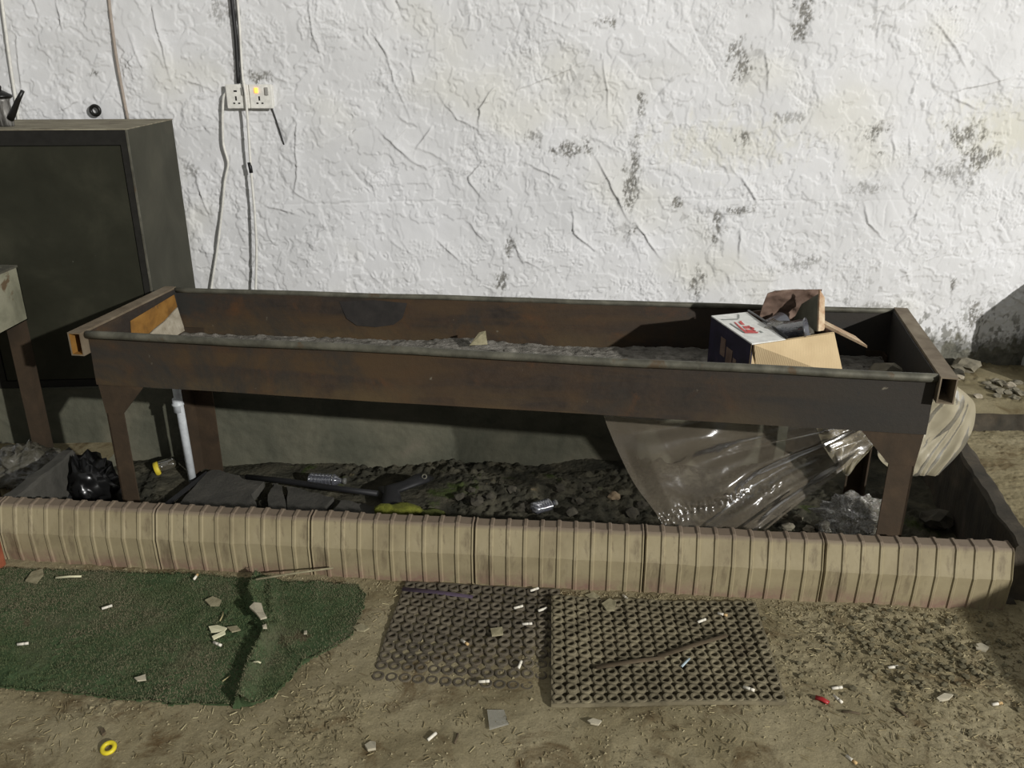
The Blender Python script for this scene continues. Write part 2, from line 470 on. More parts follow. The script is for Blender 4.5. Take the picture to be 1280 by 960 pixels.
M_darkstone = mottled('dark_stone', [(.3, srgb(50, 48, 42)), (.55, srgb(72, 68, 58)), (.8, srgb(94, 88, 76))], 14, .95, 0, .6, 60, .006)
M_blackrubber = plain('black_rubber', srgb(26, 26, 27), .6)
M_paper = plain('white_paper', srgb(178, 170, 148), .85)
M_butt = plain('white_cigarette_paper', srgb(222, 216, 200), .8)
M_filter = plain('tan_filter', srgb(190, 160, 112), .8)
M_straw = plain('straw', srgb(160, 148, 108), .8)
M_pale = plain('pale_stick', srgb(206, 202, 168), .7)
M_leaf = mottled('dry_leaf', [(.3, srgb(110, 104, 80)), (.7, srgb(158, 150, 122))], 40, .85)
M_twig = plain('brown_twig', srgb(84, 72, 54), .85)
M_redpl = plain('red_plastic', srgb(150, 32, 34), .4)
M_yellowpl = plain('yellow_plastic', srgb(208, 190, 40), .45)
M_bluew = plain('pale_blue_plastic', srgb(168, 184, 190), .4)
M_purple = plain('purple_strip', srgb(70, 58, 72), .8)
M_brick = mottled('red_brick', [(.3, srgb(126, 68, 46)), (.7, srgb(158, 92, 64))], 14, .9, 0, .6, 60, .006)
M_post = mottled('white_painted_post', [(.3, srgb(190, 190, 184)), (.7, srgb(216, 216, 210))], 8, .8)

# ================================================================== SETTING
# ---- kerb line along the front of the pit
KA = P(15, 700, 0); KB = P(1250, 762, 0)
KD = Vector((KB.x - KA.x, KB.y - KA.y, 0)).normalized()
KN = Vector((-KD.y, KD.x, 0))           # away from the viewer
def kerb_y(X):
    return KA.y + (X - KA.x) * KD.y / KD.x

def floor_h(X, Y):
    X = np.asarray(X, float); Y = np.asarray(Y, float)
    h = .006 * fbm(X * 2.2, Y * 2.2, 3, 5) + .0022 * fbm(X * 16, Y * 16, 4, 9)
    g = sstep(.05, .5, fbm(X * 3.1, Y * 3.1, 3, 31) + .9 * sstep(.75, 1.15, X) * sstep(1.4, 1.8, Y))
    return h + g * .006 * np.abs(fbm(X * 40, Y * 40, 3, 14))

def spaced(*segs):
    out = []
    for a, b, n in segs:
        out += list(np.linspace(a, b, n, endpoint=False))
    return np.array(out + [segs[-1][1]])

fl = MB()
xs = spaced((-7, -1.9, 14), (-1.9, 1.9, 560), (1.9, 9, 16))
vs = spaced((-5, 1.2, 14), (1.2, 2.42, 190))
X, V = np.meshgrid(xs, vs)
Yk = kerb_y(X) + .03
Y = np.where(V < 1.2, V, 1.2 + (V - 1.2) / (2.42 - 1.2) * (Yk - 1.2))
fine = sstep(2.1, 1.8, np.abs(X)) * sstep(1.1, 1.3, Y)
fl.grid(X, Y, floor_h(X, Y) * fine)
# right of the pit, back to the plinth
RK0 = P(1270, 680, .185); RK1 = P(1195, 560, .185)
rk = lambda Yv: RK0.x + (Yv - RK0.y) * (RK1.x - RK0.x) / (RK1.y - RK0.y)
ys = np.linspace(2.0, 3.45, 200)
us = spaced((0, .18, 160), (.18, 1, 10))
U, Yg = np.meshgrid(us, ys)
Xg = rk(Yg) + .03 + U * 7
fl.grid(Xg, Yg, floor_h(Xg, Yg) * 1.2)
# left of the pit, back to the ledge
LX = -1.6
ys = np.linspace(2.30, 3.22, 60); xs2 = np.linspace(-7, LX - .02, 60)
Xg, Yg = np.meshgrid(xs2, ys)
fl.grid(Xg, Yg, floor_h(Xg, Yg))
floor_o = struct('floor', fl, M_floor, True)

# ---- pit floor: rubble and soil
def pit_h(X, Y):
    X = np.asarray(X, float); Y = np.asarray(Y, float)
    h = -.095 + .03 * fbm(X * 2.3, Y * 2.3, 3, 41)
    rubble = sstep(.0, .35, fbm(X * 3, Y * 3, 3, 77) + .5 * sstep(-.2, .3, X) * sstep(1.4, 1.1, X))
    h = h + rubble * .022 * np.abs(fbm(X * 17, Y * 17, 4, 3, .6)) + .004 * fbm(X * 60, Y * 60, 3, 8)
    h = h + .145 * np.exp(-((X - .95) / .22) ** 4 - ((Y - 2.42) / .17) ** 2) * (1 + .25 * fbm(X * 12, Y * 12, 3, 43))      # heap under the hanging sheet
    h = h + .03 * np.exp(-((X - .2) / .3) ** 2 - ((Y - 2.95) / .2) ** 2)
    return h
pf = MB()
xs = np.linspace(-1.62, 1.85, 420); ys = np.linspace(2.02, 3.3, 170)
Xg, Yg = np.meshgrid(xs, ys)
pf.grid(Xg, Yg, pit_h(Xg, Yg))
pit_o = struct('floor_pit', pf, M_pit, True)

# ---- back wall: whitewashed plaster with trowel marks, flaked patches and a damp foot
dx = .004
wx = np.concatenate([np.linspace(-7, -4.5, 8, endpoint=False), np.arange(-4.5, -2.5, .012), np.arange(-2.5, 2.6, dx), np.arange(2.61, 4.4, .012), np.linspace(4.42, 7, 8)])
wz = np.concatenate([np.arange(-.02, 1.86, dx), np.linspace(1.87, 3.2, 10)])
WX, WZ = np.meshgrid(wx, wz)
H = .007 * fbm(WX * 1.7, WZ * 1.7, 3, 2) + .0016 * fbm(WX * 9, WZ * 9, 3, 4)
t1 = fbm(WX * 2.6 + .3 * fbm(WX * 11, WZ * 11, 3, 6), WZ * 2.2, 4, 21, .55)
for lv in (-.35, .0, .38):
    H += .0034 * sstep(lv - .008, lv + .008, t1)
t2 = fbm(WX * 5.5, WZ * 4.0, 4, 51, .6)
for lv in (-.2, .3):
    H += .0016 * sstep(lv - .012, lv + .012, t2)
crumb = sstep(.28, .6, fbm(WX * 4, WZ * 4, 3, 66))
H += crumb * .0045 * np.abs(fbm(WX * 55, WZ * 55, 3, 67))
def stroke(pts, amp, w, sharp=.0022):
    amp = amp * 1.7
    pts = np.array(pts)
    m = 4 * w + .01
    i0, i1 = np.searchsorted(wx, [pts[:, 0].min() - m, pts[:, 0].max() + m])
    j0, j1 = np.searchsorted(wz, [pts[:, 1].min() - m, pts[:, 1].max() + m])
    if i1 - i0 < 2 or j1 - j0 < 2: return
    x = WX[j0:j1, i0:i1]; z = WZ[j0:j1, i0:i1]
    best = np.full(x.shape, 9.0); val = np.zeros(x.shape)
    n = len(pts) - 1
    for k in range(n):
        a, b = pts[k], pts[k + 1]
        d = b - a; L2 = float(d @ d) + 1e-12
        t = np.clip(((x - a[0]) * d[0] + (z - a[1]) * d[1]) / L2, 0, 1)
        ex = x - a[0] - t * d[0]; ez = z - a[1] - t * d[1]
        dist = np.hypot(ex, ez)
        side = d[0] * ez - d[1] * ex
        g = (k + t) / n
        v = amp * np.sin(np.pi * np.clip(g, .04, .96)) ** .6 * np.where(side > 0, np.exp(-dist / w), np.exp(-dist / sharp))
        take = dist < best
        best = np.where(take, dist, best); val = np.where(take, v, val)
    H[j0:j1, i0:i1] += val
def wpt(px, py):
    p = PW(px, py); return (p.x, p.z)
def wiggle(pts, n, amp, rnd):
    pts = np.array(pts); out = []
    for k in range(len(pts) - 1):
        for t in np.linspace(0, 1, n, endpoint=False):
            out.append(pts[k] + (pts[k + 1] - pts[k]) * t + rnd.normal(0, amp, 2))
    out.append(pts[-1]); return np.array(out)
R = np.random.RandomState(11)
S5 = [[(165,85),(240,190),(275,310),(330,430)], [(430,350),(500,430),(580,470)], [(410,455),(345,550)], [(140,590),(240,675)], [(735,585),(870,650)],
      [(1000,570),(1060,680),(1120,800)], [(915,750),(925,850),(1000,910)], [(700,330),(860,270),(980,210)], [(420,870),(510,950)], [(530,800),(600,880)],
      [(220,480),(320,570)], [(600,580),(535,650),(590,720)], [(640,310),(580,390),(575,470)], [(0,120),(15,245)], [(160,0),(185,60)], [(715,0),(730,80)],
      [(850,0),(850,100)], [(1030,200),(1045,420)], [(0,740),(50,890)], [(700,880),(740,960)], [(1140,800),(1230,930)], [(330,230),(350,320)], [(0,520),(100,480),(205,450)]]
S6 = [[(30,0),(100,150),(165,250),(195,330)], [(340,170),(345,340)], [(940,60),(1020,160),(1070,260)], [(780,110),(890,160),(930,270)], [(0,575),(100,615),(250,640)],
      [(250,640),(310,740)], [(440,120),(400,240)], [(860,500),(870,570)], [(800,500),(805,570)], [(1210,650),(1180,790),(1230,880)], [(1000,345),(1110,400)],
      [(1000,340),(1230,280)], [(710,860),(640,950)], [(700,740),(710,810),(770,870)], [(150,780),(320,770)], [(245,830),(240,930)], [(1130,570),(1110,740)], [(1150,150),(1160,240)]]
for off, L in ((400, S5), (840, S6)):
    for s in L:
        stroke(wiggle([wpt(off + x * .34375, y * .34375) for x, y in s], 5, .0025, R), R.uniform(.004, .007) * R.choice([1, 1, -.7]), R.uniform(.010, .028))
for s in ([(640,253),(720,250),(800,249),(960,250),(1060,252),(1170,248)], [(300,256),(400,254),(520,252),(640,253)]):
    stroke(wiggle([wpt(*q) for q in s], 12, .002, R), -.002, .004)
for s in ([(385,0),(392,40),(404,82)], [(230,100),(256,108)], [(190,0),(195,30),(214,100)], [(175,60),(160,80),(150,95)], [(350,200),(370,150),(372,215),(368,240),(395,255)], [(245,225),(262,270)], [(390,320),(400,290),(415,275)], [(330,255),(372,268)], [(70,0),(80,40)], [(20,30),(30,140)]):
    stroke(wiggle([wpt(*q) for q in s], 5, .0025, R), R.uniform(.004, .006), R.uniform(.010, .02))
for i in range(230):
    cx, cz = R.uniform(-2.4, 2.8), R.uniform(.1, 1.85)
    a = R.choice([R.normal(-1.0, .35), R.normal(1.5, .25), R.normal(.3, .5)], p=[.5, .3, .2])
    L = R.uniform(.04, .2); cv = R.normal(0, .25)
    pts = []
    for t in np.linspace(-.5, .5, 7):
        aa = a + cv * t
        pts.append((cx + math.cos(aa) * L * t * 1.0, cz + math.sin(aa) * L * t + .02 * cv * t * t))
    stroke(wiggle(pts, 2, .0015, R), R.uniform(.0012, .0042) * R.choice([1, -1], p=[.7, .3]), R.uniform(.006, .03))
stain_shade = np.zeros(WX.shape + (4,)); stain_shade[..., 3] = 1
nf = fbm(WX * 22, WZ * 14, 4, 88, .65)
nf2 = fbm(WX * 75, WZ * 45, 4, 188, .7)
FL = [(790,225,9,44),(712,186,24,11),(641,308,10,9),(628,352,6,13),(870,352,8,15),(925,75,11,24),(1005,15,15,14),(1000,38,9,11),(985,147,18,5),
      (1098,165,13,9),(1097,192,4,4),(1205,170,26,14),(1222,196,24,12),(1195,215,30,14),(1085,234,20,7),(897,285,8,19),(920,263,22,5),(756,28,11,5),(801,128,6,13),
      (930,172,8,8),(845,254,8,6),(280,12,14,16),(118,92,9,4),(326,97,20,6),(1000,330,30,10),(668,170,10,7),(240,215,8,12),(1190,355,4,9),(1100,385,30,8),(1215,395,14,16)]
for px, py, rx, ry in FL:
    c = PW(px, py); s = 3.95 / FPX
    d = np.hypot((WX - c.x) / (rx * s), (WZ - c.z) / (ry * s * 1.02))
    a = sstep(1.3, .35, d + .9 * nf) * sstep(-.75, .05, nf2 - .25 * d)
    soft = .5 if rx > 28 or (px, py) in ((985,147), (280,12), (1085,234), (668,170), (240,215)) else .85
    stain_shade[..., 0] = np.maximum(stain_shade[..., 0], a * soft)
    H -= .003 * a
thin = sstep(.42, .62, fbm(WX * 3.2, WZ * 3.2, 3, 90)) * sstep(.25, .5, fbm(WX * 26, WZ * 20, 3, 91)) * sstep(-.6, .9, WX)
stain_shade[..., 0] = np.maximum(stain_shade[..., 0], thin * .3)
yel = sstep(.1, .9, fbm(WX * 1.5, WZ * 1.9, 3, 95)) * .35
c = PW(1265, 165)
yel = np.maximum(yel, .6 * sstep(1.3, .1, np.hypot((WX - c.x) / .33, (WZ - c.z) / .16) + .4 * nf))
c = PW(910, 180)
yel = np.maximum(yel, .45 * sstep(1.3, .1, np.hypot((WX - c.x) / .35, (WZ - c.z) / .12) + .5 * nf))
stain_shade[..., 1] = np.clip(yel, 0, 1)
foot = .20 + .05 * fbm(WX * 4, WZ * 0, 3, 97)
stain_shade[..., 2] = np.maximum(sstep(.05, -.03, WZ - foot + .05 * nf), .8 * sstep(.3, .55, nf + .5 * sstep(.5, .15, WZ) - .25) * sstep(.6, .2, WZ))
# grime and painted-in relief shade along the steep little edges of the plaster
gx_ = np.gradient(H, wx, axis=1); gz_ = np.gradient(H, wz, axis=0)
slope = np.hypot(gx_, gz_)
stain_shade[..., 0] = np.maximum(stain_shade[..., 0], .42 * sstep(.55, 1.3, slope) * sstep(-.3, .4, fbm(WX * 5, WZ * 5, 3, 131)))
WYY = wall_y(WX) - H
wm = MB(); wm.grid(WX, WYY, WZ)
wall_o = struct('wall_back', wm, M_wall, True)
ca = wall_o.data.color_attributes.new('stain_shade', 'FLOAT_COLOR', 'POINT')
ca.data.foreach_set('color', stain_shade.reshape(-1).astype(np.float32))

# ---- ledge behind the pit, plinth at the right, side kerbs, post, added shadow block to the right
LZ, LY = .245, 3.2
lm = MB()
lxs = np.linspace(-4.2, 1.15, 700); lzs = np.linspace(-.16, LZ, 70)
A, B = np.meshgrid(lxs, lzs)
lm.grid(A, LY + .006 * fbm(A * 3, B * 3, 3, 12) + .003 * np.abs(fbm(A * 14, B * 14, 3, 13)), B)
A, B = np.meshgrid(lxs[::6], np.linspace(0, 1, 8))
lm.grid(A, LY + B * (wall_y(A) - LY + .02), np.full(A.shape, LZ))
A, B = np.meshgrid(np.linspace(LY, 3.95, 8), lzs[::8])
lm.grid(np.full(A.shape, 1.15), A, B)
struct('trim_1', lm, M_ledge, True)
pm = MB()
def plinth_h(X, Y):
    return .082 + .012 * fbm(X * 3, Y * 3, 3, 61) + .012 * sstep(.05, .4, fbm(X * 5, Y * 5, 3, 62)) * np.abs(fbm(X * 24, Y * 24, 3, 63)) + .05 * sstep(3.55, 3.95, Y) * 0
A, B = np.meshgrid(np.linspace(1.16, 3.4, 300), np.linspace(0, 1, 70))
Yp = 3.33 + B * (wall_y(A) + .02 - 3.33)
pm.grid(A, Yp, plinth_h(A, Yp))
struct('trim_2', pm, M_ledge_floor, True)
pm = MB()
A, B = np.meshgrid(np.linspace(1.16, 3.4, 300), np.linspace(0, 1, 24))
pm.grid(A, 3.30 + .03 * B + .012 * np.abs(fbm(A * 9, B * 2, 3, 64)), -.16 + B * (plinth_h(A, np.full(A.shape, 3.33)) + .16))
struct('trim_3', pm, M_sidekerb, True)

def kerb_bar(p0, p1, th, z0, z1, side, seed, n=60):
    "rough cement kerb between two plan points; side = sign of the thickness direction"
    m = MB()
    p0 = Vector((p0[0], p0[1], 0)); p1 = Vector((p1[0], p1[1], 0))
    d = (p1 - p0).normalized(); nrm = Vector((-d.y, d.x, 0)) * side
    prof = [(0, z0), (0, z1 - .01), (.008, z1), (th - .008, z1), (th, z1 - .01), (th, z0)]
    t = np.linspace(0, 1, n); L = (p1 - p0).length
    Xs = np.zeros((len(prof), n)); Ys = Xs.copy(); Zs = Xs.copy()
    for i, (o, z) in enumerate(prof):
        w = .005 * fbm(t * L * 7, np.full(n, i * .7), 3, seed)
        Xs[i] = p0.x + (p1.x - p0.x) * t + nrm.x * (o + w); Ys[i] = p0.y + (p1.y - p0.y) * t + nrm.y * (o + w)
        Zs[i] = z + (w if z > z0 else 0)
    m.grid(Xs, Ys, Zs)
    for e in (0, n - 1):
        m.add([(Xs[i, e], Ys[i, e], Zs[i, e]) for i in range(len(prof))], [tuple(range(len(prof)))])
    return m
struct('trim_4', kerb_bar((rk(2.11), 2.11), (rk(3.31), 3.31), .06, -.14, .185, -1, 5), M_sidekerb)
struct('trim_5', kerb_bar((-1.60, 2.36), (-1.575, 2.74), .05, -.14, .185, 1, 6), M_leftkerb)
# white painted pier standing against the wall at the far right
pA = PW(1278, 462)
struct('trim_6', MB().rbox((pA.x - .012, 3.36, .03), (pA.x + .34, wall_y(pA.x) + .03, .56), .006), M_post)
# unseen block added off to the right to cast the lower right shadow
struct('shadow_block_right', MB().hexa([(2.00,-.2,-.01),(3.3,-.2,-.01),(3.3,1.22,-.01),(2.10,1.22,-.01)], [(2.00,-.2,.6),(3.3,-.2,.6),(3.3,1.22,.6),(2.10,1.22,.6)]), M_leftkerb)

# ================================================================== KERB TILES
def kerb_tile(s0, s1, label, nrib=10):
    base = KA + KD * ((s0 + s1) / 2)
    m = MB()
    prof = [(-.002, -.005), (-.006, .04), (-.008, .107), (.016, .186), (.024, .193), (.058, .196), (.072, .188), (.078, .17), (.078, -.14), (.02, -.14)]
    rb = .0042
    cuts = []
    L = s1 - s0 - .004
    for k in range(nrib + 1):
        c = s0 + .002 + L * k / nrib
        for o, h in ((-.007, 0), (-.0035, rb), (.0035, rb), (.007, 0)):
            if s0 + .0019 <= c + o <= s1 - .0019: cuts.append((c + o, h))
    cuts = [(s0 + .002, 0)] + cuts + [(s1 - .002, 0)]
    rows = []
    for s, h in cuts:
        row = []
        for i, (o, z) in enumerate(prof):
            if i <= 3: oo, zz = o - h, z + (h * .4 if i == 3 else 0)
            elif i <= 6: oo, zz = o, z + h
            else: oo, zz = o, z
            w = .002 * float(fbm(s * 9, z * 9, 2, 23))
            q = KA + KD * s + KN * (oo + w)
            row.append((q.x, q.y, zz + w))
        rows.append(row)
    G = np.array(rows)
    G = np.concatenate([G, G[:, :1]], 1)
    m.grid(G[..., 0], G[..., 1], G[..., 2])
    k = len(prof)
    m.add(G[0, :k], [tuple(range(k))]); m.add(G[-1, :k], [tuple(range(k - 1, -1, -1))])
    o = link('kerb_tile', m, M_kerb, None, False, (base.x, base.y, -.14))
    return tag(o, label, 'kerb tile', 'ribbed kerb tiles along the pit')
def s_of(px):
    y = 700 + (px - 15) * (762 - 700) / (1250 - 15)
    p = P(px, y - 36, .107); return (Vector((p.x, p.y, 0)) - Vector((KA.x, KA.y, 0))).dot(KD)
bounds = [-190, 2, 195, 388, 592, 805, 1030, 1268]
klabels = ['beige ribbed kerb tile running out of the left edge beside the red brick',
           'beige ribbed kerb tile below the black bin bag at the left',
           'beige ribbed kerb tile in front of the black rod and broken slabs',
           'beige ribbed kerb tile with the yellow green moss showing over its top',
           'beige ribbed kerb tile above the right half of the earth-caked rubber mat',
           'beige ribbed kerb tile in front of the hanging clear sheet, above the raised mat',
           'beige ribbed kerb tile at the right end, crossed by a dark shadow']
for i in range(7):
    kerb_tile(s_of(bounds[i]), s_of(bounds[i + 1]), klabels[i])

solo('brick', 'red brick end at the left edge, standing against the kerb', 'brick',
     MB().rbox((-1.80, 2.22, -.002), (-1.607, 2.288, .115), .006), M_brick)

# ================================================================== CHARCOAL GRILL TROUGH
ZT, ZB = .68, .495
gFL, gFR, gBL, gBR = P(108, 414, ZT), P(1172, 468, ZT), P(219, 360, ZT), P(1117, 386, ZT)
gc = (gFL + gFR + gBL + gBR) / 4
grill = thing('charcoal_grill', 'long rusted steel charcoal grill trough on legs standing in the kerbed pit', 'grill', (gc.x, gc.y, -.09))
def lerp(a, b, t): return a + (b - a) * t
def dn(p, z): return Vector((p.x, p.y, z))
fd = (gFR - gFL).normalized(); fn = Vector((-fd.y, fd.x, 0))
bd = (gBR - gBL).normalized()
def wavy_panel(a, b, z0, z1, th, seed, nrm, amp=.004, n=60):
    m = MB(); t = np.linspace(0, 1, n); z = np.linspace(z0, z1, 8)
    T, Z = np.meshgrid(t, z)
    L = (b - a).length
    w = amp * fbm(T * L * 1.6, Z * 4, 2, seed)
    X0 = a.x + (b.x - a.x) * T; Y0 = a.y + (b.y - a.y) * T
    m.grid(X0 + nrm.x * w, Y0 + nrm.y * w, Z)
    m.grid((X0 + nrm.x * (w + th))[:, ::-1], (Y0 + nrm.y * (w + th))[:, ::-1], Z[:, ::-1])
    for zz in (z0, z1):
        r = 0 if zz == z0 else -1
        m.grid(np.stack([X0[r] + nrm.x * w[r], X0[r] + nrm.x * (w[r] + th)]), np.stack([Y0[r] + nrm.y * w[r], Y0[r] + nrm.y * (w[r] + th)]), np.full((2, n), zz))
    for cI in (0, -1):
        m.grid(np.stack([X0[:, cI] + nrm.x * w[:, cI], X0[:, cI] + nrm.x * (w[:, cI] + th)]), np.stack([Y0[:, cI] + nrm.y * w[:, cI], Y0[:, cI] + nrm.y * (w[:, cI] + th)]), np.stack([Z[:, cI], Z[:, cI]]))
    return m
link('front_panel', wavy_panel(gFL, gFR, ZB, ZT - .004, .004, 1, fn), M_rust, grill, True)
link('back_panel', wavy_panel(gBL, gBR, ZB, ZT - .004, .004, 2, -fn), M_rust, grill, True)
ed = (gBL - gFL).normalized(); en = Vector((ed.y, -ed.x, 0))
ep_l = link('end_panel', wavy_panel(gFL + fn * .004, gBL - fn * .004, ZB, ZT - .004, .004, 3, en, .002, 20), M_rust, grill, True)
ed2 = (gBR - gFR).normalized(); en2 = Vector((-ed2.y, ed2.x, 0))
link('end_panel', wavy_panel(gFR + fn * .004, gBR - fn * .004, ZB, ZT - .004, .004, 4, en2, .002, 20), M_rust, grill, True)
link('bottom_plate', MB().plate([dn(p, ZB + .004) for p in (gFL + fn*.004, gFR + fn*.004, gBR - fn*.004, gBL - fn*.004)], .004), M_rust, grill)
# primer and plaster left on the inside of the left end
def on_end(t, z, off=.0055):
    p = lerp(gFL, gBL, t); return Vector((p.x, p.y, z)) + en * (off)
pr = MB().plate([on_end(.42, .645), on_end(.96, .66), on_end(.975, .61), on_end(.8, .585), on_end(.66, .575), on_end(.5, .56), on_end(.40, .58)], .0012, en)
link('primer_patch', pr, M_orange, ep_l)['label'] = 'orange primer patch'
pp = MB(); pts = [on_end(.52, .555, .008), on_end(.66, .572, .008), on_end(.8, .582, .008), on_end(.97, .607, .008), on_end(.985, .512, .02), on_end(.52, .512, .02)]
pp.plate(pts, .006, en)
link('plaster_remnant', pp, M_plasterbit, ep_l)['label'] = 'crumbling plaster remnant'
# rims: folded bars along front and back
def rim_bar(a, b, nrm, zc, r, n=40, seed=0):
    path = []
    for t in np.linspace(0, 1, n):
        p = lerp(a, b, t)
        w = float(fbm(t * 4, 0, 2, seed)) * .003
        path.append(Vector((p.x, p.y, zc + w)) + nrm * w)
    return MB().tube(path, r, 10)
link('front_rim', rim_bar(gFL - fn * .004, gFR - fn * .004, fn, ZT - .010, .013, 50, 71), M_rim, grill, True)
link('back_rim', rim_bar(gBL, gBR, fn, ZT - .008, .010, 50, 72), M_rim, grill, True)
# hollow rectangular tubes across both ends
def rect_tube(a, b, wv, h, th):
    m = MB()
    u = Vector((0, 0, -1))
    o = [Vector((0,0,0)), wv, wv + u * h, u * h]
    wn = wv.normalized()
    i = [wn * th + u * th, wv - wn * th + u * th, wv - wn * th + u * (h - th), wn * th + u * (h - th)]
    vs = [a + q for q in o] + [a + q for q in i] + [b + q for q in o] + [b + q for q in i]
    fs = []
    for k in range(4):
        j = (k + 1) % 4
        fs += [(k, j, 8 + j, 8 + k), (4 + j, 4 + k, 12 + k, 12 + j), (j, k, 4 + k, 4 + j), (8 + k, 8 + j, 12 + j, 12 + k)]
    return m.add(vs, fs)
lt0 = P(95, 413, ZT + .002); 
tl = link('end_tube', rect_tube(gFL - ed * .03 - en * .002 + Vector((0,0,.003)), gBL + ed * .01 - en * .002 + Vector((0,0,.003)), -en * .045, .078, .004), M_tube, grill)
lin = MB()
li = rect_tube(gFL - ed * .029 - en * .0065 + Vector((0,0,-.0015)), gFL + ed * .3 - en * .0065 + Vector((0,0,-.0015)), -en * .036, .069, .0006)
link('primer_lining', li, M_orange, tl)['label'] = 'orange primer inside the tube mouth'
link('end_tube', rect_tube(gFR - ed2 * .03 - en2 * .002 + Vector((0,0,.003)), gBR + ed2 * .01 - en2 * .002 + Vector((0,0,.003)), -en2 * .045, .078, .004), M_tube, grill)
# legs of angle iron with a triangular gusset
def leg(corner, along, inward, w, name='leg', zbot=-.11, gus=.13, inset=.012):
    "corner: plan point of the outer corner; along: along the long side, towards the middle; inward: towards the other long side"
    m = MB()
    c = dn(corner, 0) + along * inset + inward * .006
    for v, n in ((along, inward), (inward, along)):
        q = [c, c + v * w, c + v * w + n * .006, c + n * .006]
        m.hexa([dn(p, zbot) for p in q], [dn(p, ZB + .03) for p in q])
    o = link(name, m, M_legbrown, grill)
    q = [c - along * inset * .8 - inward * .002, c + along * (w + gus * .75) - inward * .002, c + along * w - inward * .002, c - inward * .002]
    zs = [ZB + .006, ZB + .006, ZB - gus * .8, ZB - gus * .8]
    link('gusset', MB().plate([dn(p, z) for p, z in zip(q, zs)], .005, -inward), M_legbrown, o)
    return o
leg(gFL, fd, fn, .062)
leg(gFR, -fd, fn, .072)
leg(gBL, bd, -fn, .085)
leg(gBR, -bd, -fn, .062)
# dark scorch mark on the inside of the back panel
pb = [PY(425, 376, 1), PY(508, 378, 1), PY(500, 402, 1), PY(485, 408, 1), PY(448, 407, 1), PY(434, 396, 1)]
def on_back(px, py, off=.006):
    d = ray(px, py); n = np.array(fn); q = np.array(gBL - fn * off) - EYE
    bn = np.array(Vector((-bd.y, bd.x, 0)))
    return Vector(EYE + d * ((q @ bn) / (d @ bn)))
link('scorch_mark', MB().plate([on_back(x, y) for x, y in ((424,377),(466,375),(509,379),(503,398),(492,406),(470,409),(446,407),(433,398))], .0006, -Vector((-bd.y, bd.x, 0))), mottled('scorch', [(.3, srgb(38, 36, 34)), (.7, srgb(52, 48, 45))], 20, .85), grill)['label'] = 'dark scorch mark'
# ash bed and bits lying in it
def ash_h(u, v):
    return .503 + .004 * fbm(u * 9, v * 2.2, 3, 101) + .007 * np.abs(fbm(u * 60, v * 14, 3, 102)) + .020 * np.exp(-((u - .42) / .05) ** 2) + .010 * np.exp(-((u - .72) / .1) ** 2)
uu, vv = np.meshgrid(np.linspace(.006, .994, 420), np.linspace(.03, .97, 90))
def bil(u, v):
    a = np.array([gFL.x, gFL.y]); b = np.array([gFR.x, gFR.y]); c_ = np.array([gBL.x, gBL.y]); d = np.array([gBR.x, gBR.y])
    u = np.asarray(u)[..., None]; v = np.asarray(v)[..., None]
    return (a * (1 - u) + b * u) * (1 - v) + (c_ * (1 - u) + d * u) * v
xy = bil(uu, vv)
am = MB().grid(xy[..., 0], xy[..., 1], ash_h(uu, vv))
solo('ash_bed', 'bed of grey ash along the bottom of the long grill trough', 'ash', am, M_ash, None, True, 'stuff')
def lump(center, r, seed, sq=(1, 1, .7), sub=2, rough=.35):
    import bmesh
    bm = bmesh.new(); bmesh.ops.create_icosphere(bm, subdivisions=sub, radius=1)
    m = MB()
    rr = np.random.RandomState(seed); o = rr.uniform(0, 50, 3)
    vs = []
    for v in bm.verts:
        n = v.co.normalized()
        k = 1 + rough * float(fbm(n.x * 1.3 + o[0] + n.z, n.y * 1.3 + o[1] - n.z * .7, 3, seed))
        vs.append(Vector(center) + Vector((n.x * sq[0], n.y * sq[1], n.z * sq[2])) * (r * k))
    bm.verts.index_update()
    m.add(vs, [tuple(v.index for v in f.verts) for f in bm.faces]); bm.free(); return m
def rest(m, z, eps=0.001):
    "drop a mesh builder so its lowest point sits at z"
    lo = min(p[2] for p in m.v)
    m.v = [(p[0], p[1], p[2] - lo + z - eps) for p in m.v]; return m
q = PY(597, 424, 2.86)
m = MB().plate([(q.x - .03, q.y, .545), (q.x + .035, q.y + .01, .545), (q.x + .028, q.y + .03, .590), (q.x + .005, q.y + .035, .583)], .004)
solo('card_scrap', 'bent scrap of card sticking up from the ash in the middle of the trough', 'scrap', m, M_leaf)
for i, (px, lab) in enumerate(((520, 'left'), (545, 'next'), (570, 'third'), (638, 'fourth'))):
    q = PY(px, 427, 2.80)
    solo('ash_clinker', ['small grey clinker on the ash, leftmost left of the bent card scrap', 'small grey clinker on the ash, second from left before the bent card scrap',
         'small grey clinker on the ash just left of the bent card scrap', 'small grey clinker on the ash right of the bent card scrap'][i], 'clinker',
         rest(lump((q.x, q.y, .55), .02, 300 + i, (1.3, 1, .6)), .533), M_ash, 'clinkers on the ash bed')
q = PY(1105, 456, 2.52)
solo('ash_clinker', 'grey lump in the dark right end of the trough, beside the carton', 'clinker', rest(lump((q.x - .0, q.y, .56), .05, 310, (1.1, 1, .8)), .52), M_stone, 'clinkers on the ash bed')

